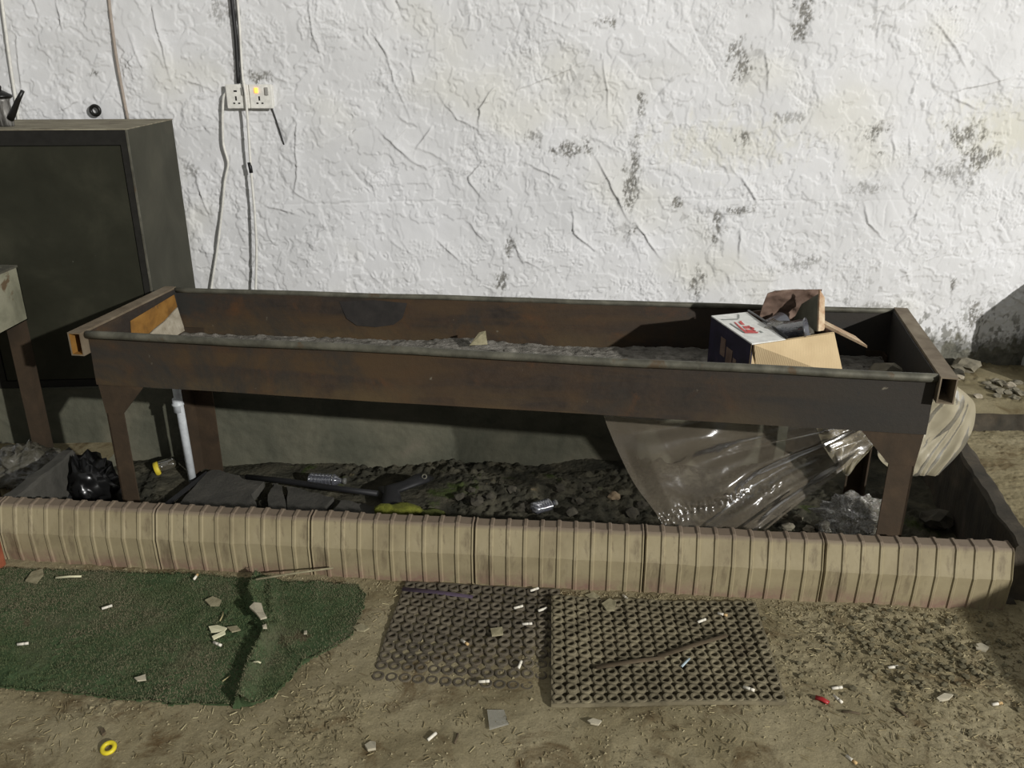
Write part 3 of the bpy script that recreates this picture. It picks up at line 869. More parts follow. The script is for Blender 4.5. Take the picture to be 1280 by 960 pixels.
# ================================================================== CARTON IN THE TROUGH
bz = .70
b1, b2, b4 = P(889, 396, bz), P(940, 431, bz), P(1043, 415, bz)
ux = (b2 - b1); vx = (b4 - b2)
b3 = b1 + vx
carton = thing('cardboard_carton', 'open cardboard carton with white lid flap and navy printed side, lying in the trough', 'carton', ((b1.x + b4.x) / 2, (b1.y + b4.y) / 2, .53))
bb = .535
inw = Vector((-ux.y, ux.x, 0)).normalized()
def wallq(a, b, th, nn):
    return MB().plate([dn(a, bb), dn(b, bb), b, a], th, nn)
sd = link('side_panel', wallq(b1, b2, .004, Vector((ux.y, -ux.x, 0)).normalized()), M_navy, carton)
sd['label'] = 'navy printed side'
for k, (t0, t1, z0, z1) in enumerate(((.30, .42, .60, .66), (.45, .60, .575, .64), (.62, .70, .58, .62))):
    n_ = Vector((ux.y, -ux.x, 0)).normalized() * -1
    if n_.y > 0: n_ = -n_
    a_, c_ = lerp(b1, b2, t0), lerp(b1, b2, t1)
    link('printed_picture', MB().plate([dn(a_, z0) + n_ * .0012, dn(c_, z0) + n_ * .0012, dn(c_, z1) + n_ * .0012, dn(a_, z1) + n_ * .0012], .0006, n_), M_browncard, sd)
link('front_panel', wallq(b2, b4, .004, Vector((vx.y, -vx.x, 0)).normalized()), M_kraft, carton)
link('back_panel', wallq(b3, b1, .004, Vector((vx.y, -vx.x, 0)).normalized() * -1), M_browncard, carton)
link('side_panel', wallq(b4, b3, .004, Vector((-ux.y, ux.x, 0)).normalized()), M_browncard, carton)
link('bottom', MB().plate([dn(b1, bb), dn(b2, bb), dn(b4, bb), dn(b3, bb)], .004), M_kraft, carton)
up = Vector((0, 0, .004))
e1, e2 = P(934, 390, bz + .004), P(982, 424, bz + .004)
lid = link('lid_flap', MB().plate([b1 + up, b2 + up, e2, e1], .004), M_whitecard, carton)
lid['label'] = 'white lid flap with red lettering'
def onlid(px, py): return P(px, py, bz + .0052)
def ink(name, polys, mat_):
    m = MB()
    for pl in polys:
        m.plate([onlid(880 + x * .078125, 380 + y * .078125) for x, y in pl], .0006)
    return link(name, m, mat_, lid)
ink('red_lettering', [[(480,290),(500,290),(680,445),(870,445),(860,465),(650,465)], [(555,290),(590,265),(620,300),(650,330),(600,330)], [(615,355),(690,355),(730,390),(655,395)],
                      [(660,405),(830,425),(825,445),(690,440)], [(740,365),(810,385),(800,400),(745,390)], [(690,350),(720,345),(820,430),(790,430)]], M_red)
ink('grey_line', [[(410,315),(430,310),(660,460),(640,462)], [(545,160),(570,180),(565,230),(545,235)], [(270,245),(545,235),(545,245),(290,255)], [(880,430),(905,430),(950,455),(920,460)]], M_greyink)
# front flap folded out, showing bare corrugated kraft
n2 = Vector((vx.y, -vx.x, 0)).normalized()
if n2.y > 0: n2 = -n2
ff = MB().plate([P(942, 431, bz + .004), P(1042, 416, bz + .004), P(1052, 462, .60), P(1046, 470, .585), P(945, 472, .585)], .004)
link('front_flap', ff, M_kraft, carton)['label'] = 'bare kraft front flap'
# crumpled back flap
def crumple(poly_fn, nu, nv, amp, seed, th=.003):
    m = MB()
    U, Vv = np.meshgrid(np.linspace(0, 1, nu), np.linspace(0, 1, nv))
    G = np.array([[tuple(poly_fn(a, b)) for a, b in zip(r1, r2)] for r1, r2 in zip(U, Vv)])
    d = amp * fbm(U * 3, Vv * 3, 4, seed)
    G[..., 1] += d; G[..., 0] += .4 * d
    m.grid(G[..., 0], G[..., 1], G[..., 2]); m.grid(G[:, ::-1, 0], G[:, ::-1, 1] + th, G[:, ::-1, 2])
    for r in (0, -1):
        m.grid(np.stack([G[r, :, 0]]*2), np.stack([G[r, :, 1], G[r, :, 1] + th]), np.stack([G[r, :, 2]]*2))
        m.grid(np.stack([G[:, r, 0]]*2), np.stack([G[:, r, 1], G[:, r, 1] + th]), np.stack([G[:, r, 2]]*2))
    return m
YB = 2.72
c00, c10, c11, c01 = PY(948, 402, YB), PY(1012, 402, YB + .03), PY(1024, 359, YB + .02), PY(957, 360, YB - .02)
link('back_flap', crumple(lambda u, v: lerp(lerp(c00, c10, u), lerp(c01, c11, u), v) + Vector((0, -.03 * v * v, -.012 * max(0, .15 - u) * 6 * v)), 30, 20, .012, 7), M_browncard, carton, True)
s0, s1, s2, s3 = PY(985, 412, YB), PY(1024, 414, YB - .16), PY(1025, 366, YB - .1), PY(1002, 380, YB - .02)
link('side_flap', MB().plate([s0, s1, s2, s3], .004), M_greencard, carton)['label'] = 'grey green inner flap'
m = MB().plate([PY(1023, 414, YB - .165), PY(1031, 413, YB - .15), PY(1031, 372, YB - .1), PY(1025, 362, YB - .1)], .006)
link('torn_edge', m, M_creamedge, carton)['label'] = 'torn cream edge of the flap'
m = MB().plate([PY(1029, 404, YB - .14), PY(1084, 432, 2.50), PY(1084, 435, 2.50), PY(1029, 408, YB - .14)], .10, Vector((0, -1, 0)).normalized())
link('side_flap', m, M_creamedge, carton)['label'] = 'outer flap seen on its cream edge'
# clear cups inside
def cup(center, tilt, az, label, r=.036, h=.09):
    M = Matrix.Translation(center) @ Matrix.Rotation(az, 4, 'Z') @ Matrix.Rotation(tilt, 4, 'X')
    prof = [(r * .7, 0), (r * .74, .004), (r * .97, h - .006), (r * 1.05, h - .004), (r * 1.05, h), (r * .95, h), (r * .7, .006)]
    return solo('plastic_cup', label, 'cup', MB().lathe(prof, 24, M), M_bottle, 'clear cups in the carton', True)
cp = lambda px, py, Y: PY(px, py, Y)
cup(cp(1000, 414, 2.57), 2.6, .3, 'clear plastic cup upside down in the carton, nearest the grey green flap', .042, .1)
cup(cp(972, 416, 2.55), 1.3, 1.1, 'clear plastic cup lying in the middle of the carton')
cup(cp(955, 412, 2.64), 1.5, 2.2, 'clear plastic cup lying in the carton beside the white lid flap')
bgm = lump(cp(975, 420, 2.60), .09, 55, (1.1, .9, .55), 3, .5)
solo('clear_film_bag', 'crinkled clear plastic bag under the cups inside the carton', 'bag', bgm, M_clear, None, True)
m = MB().tube([e1 + Vector((.004, .0, .004)), lerp(e1, e2, .5) + Vector((.006, 0, .008)), e2 + Vector((.004, 0, .004))], .004, 8)
solo('plastic_strip', 'dark glossy plastic strip along the open edge of the white lid flap', 'strip', m, M_bin, None, True)

# ================================================================== CABINET, COFFEE POT, WALL RING, CABLES, SOCKETS
cz0, cz1 = LZ + .001, 1.262
cth = math.radians(4.2)
cR = Vector((-1.432, 3.25, 0)); cu = Vector((-math.cos(cth), -math.sin(cth), 0)); cv = Vector((-math.sin(cth), math.cos(cth), 0))
cw, cd = .66, .555
cab = thing('metal_cabinet', 'dark olive metal cabinet standing on the ledge against the wall', 'cabinet', tuple(cR + cu * cw / 2 + cv * cd / 2 + Vector((0, 0, cz0))))
def cq(a, d, z): 
    p = cR + cu * a + cv * d; return Vector((p.x, p.y, z))
def cbox(a0, a1, d0, d1, z0, z1):
    return MB().hexa([cq(a0,d0,z0), cq(a1,d0,z0), cq(a1,d1,z0), cq(a0,d1,z0)], [cq(a0,d0,z1), cq(a1,d0,z1), cq(a1,d1,z1), cq(a0,d1,z1)])
m = cbox(0, cw, .006, cd, cz0, cz1 - .004)
link('body', m, M_cab, cab)
fm = MB()
for a0, a1, z0, z1 in ((0, .028, cz0, cz1 - .004), (cw - .028, cw, cz0, cz1 - .004), (.028, cw - .028, cz1 - .058, cz1 - .004), (.028, cw - .028, cz0, cz0 + .03)):
    b_ = cbox(a0, a1, -.004, .008, z0, z1); fm.add(b_.v, b_.f)
link('front_frame', fm, plain('cabinet_frame_dark', srgb(38, 37, 34), .5, 0, .15), cab)
o_ = link('side_panel', cbox(-.0012, .0005, .004, cd, cz0, cz1 - .004), M_cabside_lit, cab)
link('door', cbox(.032, cw - .032, -.002, .01, cz0 + .034, cz1 - .062), M_cab, cab)
link('top_panel', cbox(-.003, cw + .003, -.008, cd + .003, cz1 - .004, cz1), M_dust, cab)['label'] = 'dusty top panel'
link('corner_edge', cbox(-.003, .003, -.007, .001, cz0, cz1 - .004), M_rim, cab)['label'] = 'worn bright corner edge'

pc = P(8, 158, cz1); pot_b = Vector((pc.x, pc.y, cz1))
pot = thing('coffee_pot', 'sooty metal coffee pot with a long spout on top of the olive cabinet', 'coffee pot', tuple(pot_b))
k = 3.4 / FPX
link('body', MB().lathe([(8.5*k, 0), (9*k, 2*k), (9.5*k, 15*k), (9*k, 28*k), (10*k, 31*k), (9*k, 31.5*k)], 28, Matrix.Translation(pot_b)), M_pot, pot, True)
lidp = link('lid', MB().lathe([(10*k, 31*k), (13*k, 33*k), (13*k, 35*k), (6*k, 39*k), (2.6*k, 41*k)], 28, Matrix.Translation(pot_b)), M_black, pot, True)
link('knob', MB().lathe([(2.2*k, 40*k), (3.2*k, 43*k), (3.2*k, 45*k), (1.5*k, 47*k)], 16, Matrix.Translation(pot_b)), M_black, lidp, True)
link('spout', MB().tube([pot_b + Vector((8*k, -3*k, 9*k)), pot_b + Vector((15*k, -4*k, 18*k)), pot_b + Vector((23*k, -5*k, 30*k)), pot_b + Vector((31*k, -6*k, 40*k))], [4.5*k, 3.6*k, 2.8*k, 2.2*k], 14), M_black, pot, True)
hp = [pot_b + Vector((-10*k - 14*k*math.sin(a), 2*k, 18*k + 11*k*math.cos(a))) for a in np.linspace(.1, math.pi - .1, 12)]
link('handle', MB().tube(hp, 1.8*k, 10), M_black, pot, True)

def ring(center, R_, r_, M, n=28, k=12):
    vs, fs = [], []
    for i in range(n):
        a = 2*math.pi*i/n
        for j in range(k):
            b_ = 2*math.pi*j/k
            vs.append(Vector(center) + M @ Vector(((R_ + r_*math.cos(b_))*math.cos(a), (R_ + r_*math.cos(b_))*math.sin(a), r_*math.sin(b_))))
    for i in range(n):
        for j in range(k):
            fs.append((i*k+j, ((i+1) % n)*k+j, ((i+1) % n)*k+(j+1) % k, i*k+(j+1) % k))
    return MB().add(vs, fs)
RX = Matrix.Rotation(math.pi/2, 3, 'X')
rc = PW(119, 138, .03)
rg = thing('iron_ring', 'small black iron ring fixed to the wall above the olive cabinet', 'ring', tuple(rc))
link('hoop', ring(rc, .019, .0075, RX), M_black, rg, True)
link('pin', MB().tube([rc + Vector((0, 0, -.018)), rc + Vector((0, .04, -.018))], .006, 10), M_black, rg, True)

def wall_cable(name, label, pts, r, mat_, off=.012, cat='cable', group=None):
    P_ = [PW(x, y, off) for x, y in pts]
    path = []
    for i in range(len(P_) - 1):
        for t in np.linspace(0, 1, 6, endpoint=False): path.append(lerp(P_[i], P_[i+1], t))
    path.append(P_[-1])
    for _ in range(2):
        path = [path[0]] + [(path[i-1] + path[i] * 2 + path[i+1]) / 4 for i in range(1, len(path)-1)] + [path[-1]]
    return solo(name, label, cat, MB().tube(path, r, 8), mat_, group, True)
wall_cable('power_cable', 'white cable running down the wall behind the coffee pot', [(-2,-40), (2,0), (12,75), (22,140), (26,175)], .0065, M_cable, .018)
wall_cable('power_cable', 'brown painted cable coming down the wall to the cabinet top', [(133,-40), (137,10), (145,70), (155,125), (160,150)], .0065, M_oldcable, .018)
wall_cable('power_cable', 'black cable dropping from the top of the photo to the sockets', [(284,-40), (290,0), (295,50), (298,104)], .0085, M_blackcable, .016)
wall_cable('power_cable', 'thin white cable beside the black cable above the sockets', [(290,-40), (297,0), (300,40), (302,80), (304,106)], .005, M_cable, .014)
wall_cable('power_cable', 'white cable hanging in front of the sockets straight down behind the trough', [(304,100), (307,118), (310,155), (313,205), (318,260), (321,310), (318,420), (312,470)], .0055, M_cable, .058)
wall_cable('power_cable', 'white cable left of the sockets, kinked halfway down the wall', [(287,112), (279,120), (278,150), (279,182), (286,204), (281,225), (278,260), (272,310), (264,360), (255,450)], .0055, M_cable, .028)
wall_cable('power_cable', 'thin black wire end sticking down from the right socket', [(339,133), (345,150), (350,165), (355,181)], .0032, M_blackcable, .008)
q = PW(313, 212, .058)
solo('tape_wrap', 'black tape wrapped round the white cable below the sockets', 'tape', MB().tube([PW(311.5, 203, .058), PW(313, 210, .058), PW(314, 216, .058)], .0085, 12), M_blackcable, None, True)

sk = thing('power_socket', 'double white power socket on the wall with an orange light lit', 'socket', tuple(PW(314, 136, .02)))
a0, a1, a2, a3 = PW(285, 105), PW(342, 104), PW(343, 133), PW(287, 135)
yw = (a0.y + a1.y) / 2
X0, X1, Z0, Z1 = a0.x, a1.x + .002, a3.z, a0.z
link('back_box', MB().rbox((X0 + .006, yw - .036, Z0 + .004), (X1 - .006, yw + .01, Z1 - .004), .003), M_white, sk)
xm = (X0 + X1) / 2
for k_, (xa, xb) in enumerate(((X0, xm - .001), (xm + .001, X1))):
    fp = link('faceplate', MB().rbox((xa, yw - .046, Z0), (xb, yw - .034, Z1), .003), M_white, sk)
    w_ = xb - xa; h_ = Z1 - Z0
    for (u_, v_, du, dv) in ((.42, .72, .07, .035), (.42, .42, .035, .09), (.32, .22, .045, .03), (.54, .22, .045, .03)):
        if k_ == 1 and v_ == .72: continue
        link('pin_hole', MB().box((xa + w_*(u_-du), yw - .0468, Z0 + h_*(v_-dv)), (xa + w_*(u_+du), yw - .045, Z0 + h_*(v_+dv))), M_slot, fp)
    link('switch', MB().rbox((xa + w_*.70, yw - .053, Z0 + h_*.55), (xa + w_*.84, yw - .045, Z0 + h_*.88), .002), plain('grey_switch', srgb(150, 148, 142), .4), fp)
    if k_ == 1:
        link('indicator_lamp', MB().rbox((xa + w_*.24, yw - .051, Z0 + h_*.64), (xa + w_*.40, yw - .045, Z0 + h_*.86), .002), M_glow, fp)['label'] = 'lit orange indicator lamp'

# ================================================================== SECOND TROUGH AT THE LEFT EDGE
bt = thing('side_grill', 'short pale grey green steel trough on legs, cut by the left edge', 'grill', (-2.2, 2.85, 0))
bx, by0, by1, z0_, z1_ = -1.83, 2.62, 3.05, .585, .79
for nm, lo, hi in (('side_panel', (bx - .004, by0, z0_), (bx, by1, z1_)), ('side_panel', (-2.62, by0, z0_), (-2.616, by1, z1_)),
                   ('back_panel', (-2.62, by1 - .004, z0_), (bx, by1, z1_)), ('front_panel', (-2.62, by0, z0_), (bx, by0 + .004, z1_)), ('bottom_plate', (-2.62, by0, z0_), (bx, by1, z0_ + .004))):
    link(nm, MB().box(lo, hi), M_bench, bt)
rm = MB()
for lo, hi in (((bx - .03, by0, z1_ - .004), (bx + .004, by1, z1_ + .004)), ((-2.62, by1 - .03, z1_ - .004), (bx - .03, by1 + .004, z1_ + .004)), ((-2.62, by0, z1_ - .004), (bx - .03, by0 + .03, z1_ + .004))):
    rm.box(lo, hi)
link('rim', rm, M_rim, bt)
for lx, ly in ((bx - .055, by1 - .055), (bx - .055, by0 + .0), (-2.6, by1 - .055), (-2.6, by0)):
    m = MB().box((lx, ly, .0), (lx + .052, ly + .006, z0_ + .01)).box((lx + .046, ly + .006, .0), (lx + .052, ly + .05, z0_ + .01))
    link('leg', m, M_legbrown, bt)

# ================================================================== PIPE AND THINGS LYING IN THE PIT
p_t, p_b = PY(226, 478, 3.02), PY(239, 588, 3.02)
pipe = thing('drain_pipe', 'white plastic drain pipe standing beside the rear left leg of the long grill', 'pipe', tuple(p_b))
link('tube', MB().tube([Vector((p_b.x, 3.02, -.12)), Vector((p_b.x - .006, 3.02, .2)), Vector((p_b.x - .013, 3.02, .494))], .0155, 20), M_pvc, pipe, True)
zc_ = PY(228, 507, 3.02).z
link('coupling', MB().lathe([(.019, -.025), (.019, .0), (.0225, .003), (.0225, .009), (.019, .012), (.019, .03)], 20, Matrix.Translation((p_b.x - .012, 3.02, zc_))), M_pvc, pipe, True)

def on_pit(px, py, lift=0.0):
    "march along the pixel's ray down to the pit floor"
    d = ray(px, py)
    for t in np.linspace(2.0, 4.2, 1200):
        q = EYE + d * t
        if q[2] <= float(pit_h(q[0], q[1])) + lift: return Vector(q)
    return Vector(q)
def slab(poly, label, th=.035, lift=.02):
    pts = [on_pit(x, y, lift) for x, y in poly]
    zz = max(float(pit_h(p.x, p.y)) for p in pts)
    zz = sum(p.z for p in pts) / len(pts) + .012
    R_ = np.random.RandomState(len(label))
    out = []
    for i in range(len(pts)):
        a, b = pts[i], pts[(i+1) % len(pts)]
        for t in np.linspace(0, 1, 6, endpoint=False):
            q = lerp(a, b, t); out.append(Vector((q.x + R_.normal(0, .004), q.y + R_.normal(0, .004), zz + .15 * (q.z - zz))))
    m = MB(); c = sum(out, Vector((0,0,0))) / len(out)
    if sum((out[i].cross(out[(i+1) % len(out)])).z for i in range(len(out))) < 0: out.reverse()
    m.plate(out, th, Vector((0, 0, 1)))
    return solo('broken_slab', label, 'slab', m, M_slab, 'broken slabs in the pit')
slab([(264,590), (332,604), (316,622), (328,652), (300,668), (205,662), (240,615)], 'large dark broken slab in the pit, right of the white drain pipe')
slab([(342,608), (353,610), (356,655), (340,660), (334,628)], 'narrow dark slab splinter between the two wider slabs')
slab([(360,611), (418,624), (386,662), (358,662)], 'dark broken slab in the pit below the lying plastic bottle')
slab([(428,627), (470,633), (468,668), (396,668)], 'dark broken slab in the pit left of the black rubber strap')
q1, q2 = on_pit(308, 596, .05), on_pit(472, 617, .05)
solo('iron_rod', 'long black iron rod lying across the slabs in the pit', 'rod', MB().tube([q1, lerp(q1, q2, .33) + Vector((0,0,.004)), lerp(q1, q2, .66), q2], .011, 10), M_blackrubber, None, True)
q1, q2 = on_pit(258, 592, .03), on_pit(190, 645, .03)
solo('iron_bar', 'black bar lying from the foot of the white pipe towards the kerb', 'bar', MB().tube([q1, lerp(q1, q2, .5), q2], .012, 4), M_blackrubber)
def bottle(px, py, az, label, L=.17, r=.03, crush=0.0):
    b0 = on_pit(px, py, r)
    M = Matrix.Translation(b0) @ Matrix.Rotation(az, 4, 'Z') @ Matrix.Rotation(math.pi/2, 4, 'Y') @ Matrix.Scale(1 - crush, 4, (1, 0, 0))
    rt = thing('plastic_bottle', label, 'bottle', (b0.x, b0.y, b0.z - r * (1 - crush)), 'clear plastic bottles in the pit')
    prof = [(r*.6, -L/2), (r, -L/2 + .008)]
    for i in range(6):
        z = -L/2 + .02 + i * L * .6 / 6
        prof += [(r, z), (r * .9, z + L*.035), (r, z + L*.07)]
    prof += [(r, L*.18), (r*.8, L*.28), (r*.4, L*.38), (r*.4, L*.46)]
    link('body', MB().lathe(prof, 22, M), M_bottle, rt, True)
    link('cap', MB().lathe([(r*.48, L*.44), (r*.48, L*.53), (r*.4, L*.54)], 16, M), plain('grey_bottle_cap', srgb(96, 96, 92), .5), rt, True)
    return rt
bottle(408, 600, -.12, 'clear plastic bottle lying in the pit behind the black rod', .15, .026)
bottle(680, 632, .5, 'crushed clear plastic bottle in the pit at the foot of the middle mound', .10, .03, .3)
# jar with yellow rim
jb = on_pit(208, 582, .028)
jar = thing('glass_jar', 'dirty glass jar with a yellow rim tipped over left of the white pipe', 'jar', (jb.x, jb.y, jb.z - .028))
M_ = Matrix.Translation(jb) @ Matrix.Rotation(.35, 4, 'Z') @ Matrix.Rotation(math.pi/2 - .25, 4, 'Y')
link('body', MB().lathe([(.024, .04), (.028, .03), (.028, -.02), (.025, -.03)], 22, M_), M_glassjar, jar, True)
link('lid', MB().lathe([(.029, -.028), (.030, -.03), (.030, -.044), (.024, -.046), (.022, -.036)], 22, M_), M_yellow, jar, True)
# black rubber strap with an eyelet
s1_ = on_pit(489, 640, .02); s2_ = on_pit(490, 612, .03); s3_ = on_pit(508, 606, .05); s4_ = on_pit(527, 598, .05); s5_ = on_pit(538, 597, .03)
st = thing('rubber_strap', 'black rubber strap with a grey eyelet lying bent in the pit', 'strap', (s2_.x, s2_.y, float(pit_h(s2_.x, s2_.y))))
link('band', MB().tube([s1_, lerp(s1_, s2_, .5), s2_, s3_, s4_, s5_], [.040, .038, .036, .026, .036, .018], 12, True, .45), M_blackrubber, st, True)
link('side_lobe', MB().tube([on_pit(476, 609, .03), on_pit(484, 616, .03), on_pit(488, 628, .02)], [.012, .022, .014], 10, True, .4), M_blackrubber, st, True)
ec = s4_ + Vector((.012, -.012, .014))
link('eyelet', ring(ec, .0085, .003, Matrix.Rotation(.9, 3, 'X'), 20, 8), M_rim, st, True)
mq = on_pit(492, 641, .03)
solo('moss_clump', 'yellow green moss clump showing over the kerb top below the rubber strap', 'moss', rest(lump((mq.x, mq.y - .0, mq.z), .045, 81, (1.8, .8, .75), 3, .4), float(pit_h(mq.x, mq.y)) - .005), M_moss, None, True)
mq = on_pit(536, 642, .02)
solo('moss_clump', 'dark green moss clump right of the yellow green one behind the kerb', 'moss', rest(lump((mq.x, mq.y, mq.z), .035, 82, (1.6, .8, .6), 3, .4), float(pit_h(mq.x, mq.y)) - .005), mottled('dark_moss', [(.3, srgb(48, 54, 22)), (.7, srgb(84, 88, 40))], 60, .95, 0, .8, 200, .006), None, True)

def rock(px, py, r, label, mat_=None, group='stones in the pit', seed=0, sq=(1.1, 1, .7), name='stone'):
    q = on_pit(px, py, r * .4)
    return solo(name, label, 'stone', rest(lump(q, r, seed, sq, 2, .5), float(pit_h(q.x, q.y)), .006), mat_ or M_darkstone, group)
rock(768, 621, .02, 'round pale brown stone left of the hanging clear sheet', mottled('tan_stone', [(.3, srgb(120, 104, 82)), (.7, srgb(150, 132, 108))], 20, .95), None, 400, (1.2, 1, .9))
rl = [(575,622,.020,'dark stone in the pit, leftmost of the mound in the middle'), (590,613,.016,'small dark stone high on the left of the middle mound'), (596,628,.022,'dark stone near the kerb left of the crushed bottle'),
      (612,621,.017,'dark stone in the pit straight left of the crushed bottle'), (640,612,.018,'dark stone behind and left of the crushed bottle'), (655,634,.024,'dark stone touching the left of the crushed bottle'),
      (700,610,.019,'dark stone behind and right of the crushed bottle'), (722,627,.020,'dark stone right of the crushed bottle'), (735,612,.014,'small dark stone left of the round pale stone'),
      (715,640,.022,'dark stone by the kerb right of the crushed bottle'), (790,642,.026,'dark stone at the foot of the hanging clear sheet'), (802,632,.02,'small dark stone against the edge of the hanging sheet'),
      (1170,655,.05,'large dark stone right of the front right leg'), (345,632,.02,'pale grey stone lying on the narrow slab splinter')]
for i, (x, y, r, lab) in enumerate(rl):
    rock(x, y, r, lab, M_stone if i >= 13 else M_darkstone, 'stones in the pit', 420 + i)
bits = [(948,655,.014,'white'), (965,650,.02,'stone'), (978,645,.016,'stone'), (985,660,.018,'stone'), (998,648,.016,'stone'), (1012,662,.016,'white'), (1022,655,.018,'stone'), (1035,664,.014,'stone'), (1055,660,.016,'stone'), (1075,665,.014,'stone'), (1090,660,.016,'white'), (1104,664,.015,'stone')]
names_ = ['first', 'second', 'third', 'fourth', 'fifth', 'sixth', 'seventh', 'eighth', 'ninth', 'tenth', 'eleventh', 'twelfth']
for i, (x, y, r, kd) in enumerate(bits):
    rock(x, y, r, '%s rubble chip, %s from left between hanging sheet and right leg' % ('white' if kd == 'white' else 'grey', names_[i]), M_plasterbit if kd == 'white' else M_stone, 'rubble chips under the hanging sheet', 450 + i, (1.2, 1, .7), 'rubble_chip')

# bin bag, clear bags
def crumpled_bag(name, label, center, size, seed, mat_, ridges=.5, sub=4, zbase=None, fr=3.2):
    import bmesh
    bm = bmesh.new(); bmesh.ops.create_icosphere(bm, subdivisions=sub, radius=1)
    o = np.random.RandomState(seed).uniform(0, 40, 3)
    co = np.array([v.co[:] for v in bm.verts])
    a = fbm(co[:, 0] * 1.6 + o[0] + co[:, 2] * .9, co[:, 1] * 1.6 + o[1] - co[:, 2] * 1.1, 3, seed)
    b = 1 - np.abs(fbm(co[:, 0] * fr + o[1] + co[:, 2] * fr * .6, co[:, 1] * fr + co[:, 2] * fr * .85 + o[2], 3, seed + 5, .5 if fr > 3 else .3)) * 1.4
    k = 1 + .35 * a + ridges * .35 * (b - .5)
    co = co * k[:, None] * np.array(size) + np.array(center)
    if zbase is not None: co[:, 2] = np.maximum(co[:, 2], zbase)
    bm.verts.index_update()
    m = MB().add(co.tolist(), [tuple(v.index for v in f.verts) for f in bm.faces]); bm.free()
    return solo(name, label, 'bag', m, mat_, None, True)
q = PY(104, 596, 2.72)
crumpled_bag('bin_bag', 'crumpled shiny black bin bag heaped left of the front left leg', (q.x, q.y, .03), (.105, .10, .125), 17, M_bin, 1.2, 4, -.085)
q = PY(35, 596, 2.86)
crumpled_bag('clear_bag', 'dusty clear plastic bag on the ground left of the pit', (q.x, q.y, .05), (.11, .11, .085), 19, film('dusty_bag_film', srgb(110, 106, 92), .3, .2, 20, .6, .3, .3, .02), .9, 4, .004)
q = PY(1072, 632, 2.40)
crumpled_bag('clear_bag', 'crinkled clear plastic film heaped between the hanging sheet and right leg', (q.x, q.y, .105), (.115, .07, .065), 23, M_clear, 1.1, 5, None, 1.7)

# hanging sheets
def sheet(name, label, left, right, nu, nv, amp, freq, seed, mat_, cat='plastic sheet', sag=0.0, crinkle=0.0):
    def along(pts, t):
        n = len(pts) - 1; k = min(int(t * n), n - 1); f = t * n - k
        a = pts[max(k-1, 0)]; b = pts[k]; c = pts[k+1]; d = pts[min(k+2, n)]
        return 0.5 * ((2 * b) + (c - a) * f + (a * 2 - b * 5 + c * 4 - d) * f * f + (b * 3 - a - c * 3 + d) * f ** 3)
    U, Vv = np.meshgrid(np.linspace(0, 1, nu), np.linspace(0, 1, nv))
    Ls = np.array([along(left, t)[:] for t in np.linspace(0, 1, nv)]); Rs = np.array([along(right, t)[:] for t in np.linspace(0, 1, nv)])
    G = Ls[:, None] * (1 - U[..., None]) + Rs[:, None] * U[..., None]
    env = np.clip(np.minimum(U, 1 - U) * 8, .25, 1)
    # folds fan out diagonally from the upper right corner
    ang = np.arctan2(Vv + .05, 1.15 - U); rad = np.hypot(Vv, 1.15 - U)
    d = amp * (.9 * np.abs(fbm(ang * freq, rad * .7, 2, seed, .35)) + .3 * fbm(U * 3, Vv * 3, 2, seed + 3) + .015 * fbm(U * 22, Vv * 22, 2, seed + 4)) * env
    d = d + crinkle * np.exp(-((Vv - .79 + .28 * U) / .05) ** 2) * fbm(U * 42, Vv * 30, 3, seed + 9) * sstep(.85, .6, U)
    G[..., 1] += -d + sag * np.sin(np.pi * U) * Vv
    G[..., 2] += .3 * d
    m = MB().grid(G[..., 0], G[..., 1], G[..., 2])
    return solo(name, label, cat, m, mat_, None, True)
sheet('hanging_plastic_sheet', 'dusty clear plastic sheet hanging under the right half of the grill', 
      [PY(748, 500, 2.52), PY(762, 540, 2.50), PY(790, 600, 2.46), PY(822, 645, 2.42), PY(836, 676, 2.38)],
      [PY(1092, 520, 2.52), PY(1088, 556, 2.50), PY(1046, 592, 2.46), PY(1000, 628, 2.42), PY(938, 678, 2.38)],
      140, 90, .045, 4.0, 31, M_sheet, 'plastic sheet', 0.0, .008)
sheet('torn_plastic_sheet', 'cloudy white plastic bunched behind the hanging sheet, left of the right leg',
      [PY(1015, 520, 2.60), PY(1022, 540, 2.60), PY(1030, 560, 2.60), PY(1050, 588, 2.59)],
      [PY(1096, 518, 2.58), PY(1090, 548, 2.58), PY(1088, 560, 2.58), PY(1056, 594, 2.58)], 50, 40, .05, 6, 33, M_canvas)
sheet('cream_plastic_bag', 'cream plastic bag hanging behind the front right leg of the grill',
      [PY(1090, 522, 2.52), PY(1095, 552, 2.52), PY(1100, 575, 2.52), PY(1126, 594, 2.52)],
      [PY(1192, 480, 2.50), PY(1219, 508, 2.50), PY(1206, 556, 2.50), PY(1172, 594, 2.50)], 80, 60, .03, 4, 35, M_canvas, 'bag')

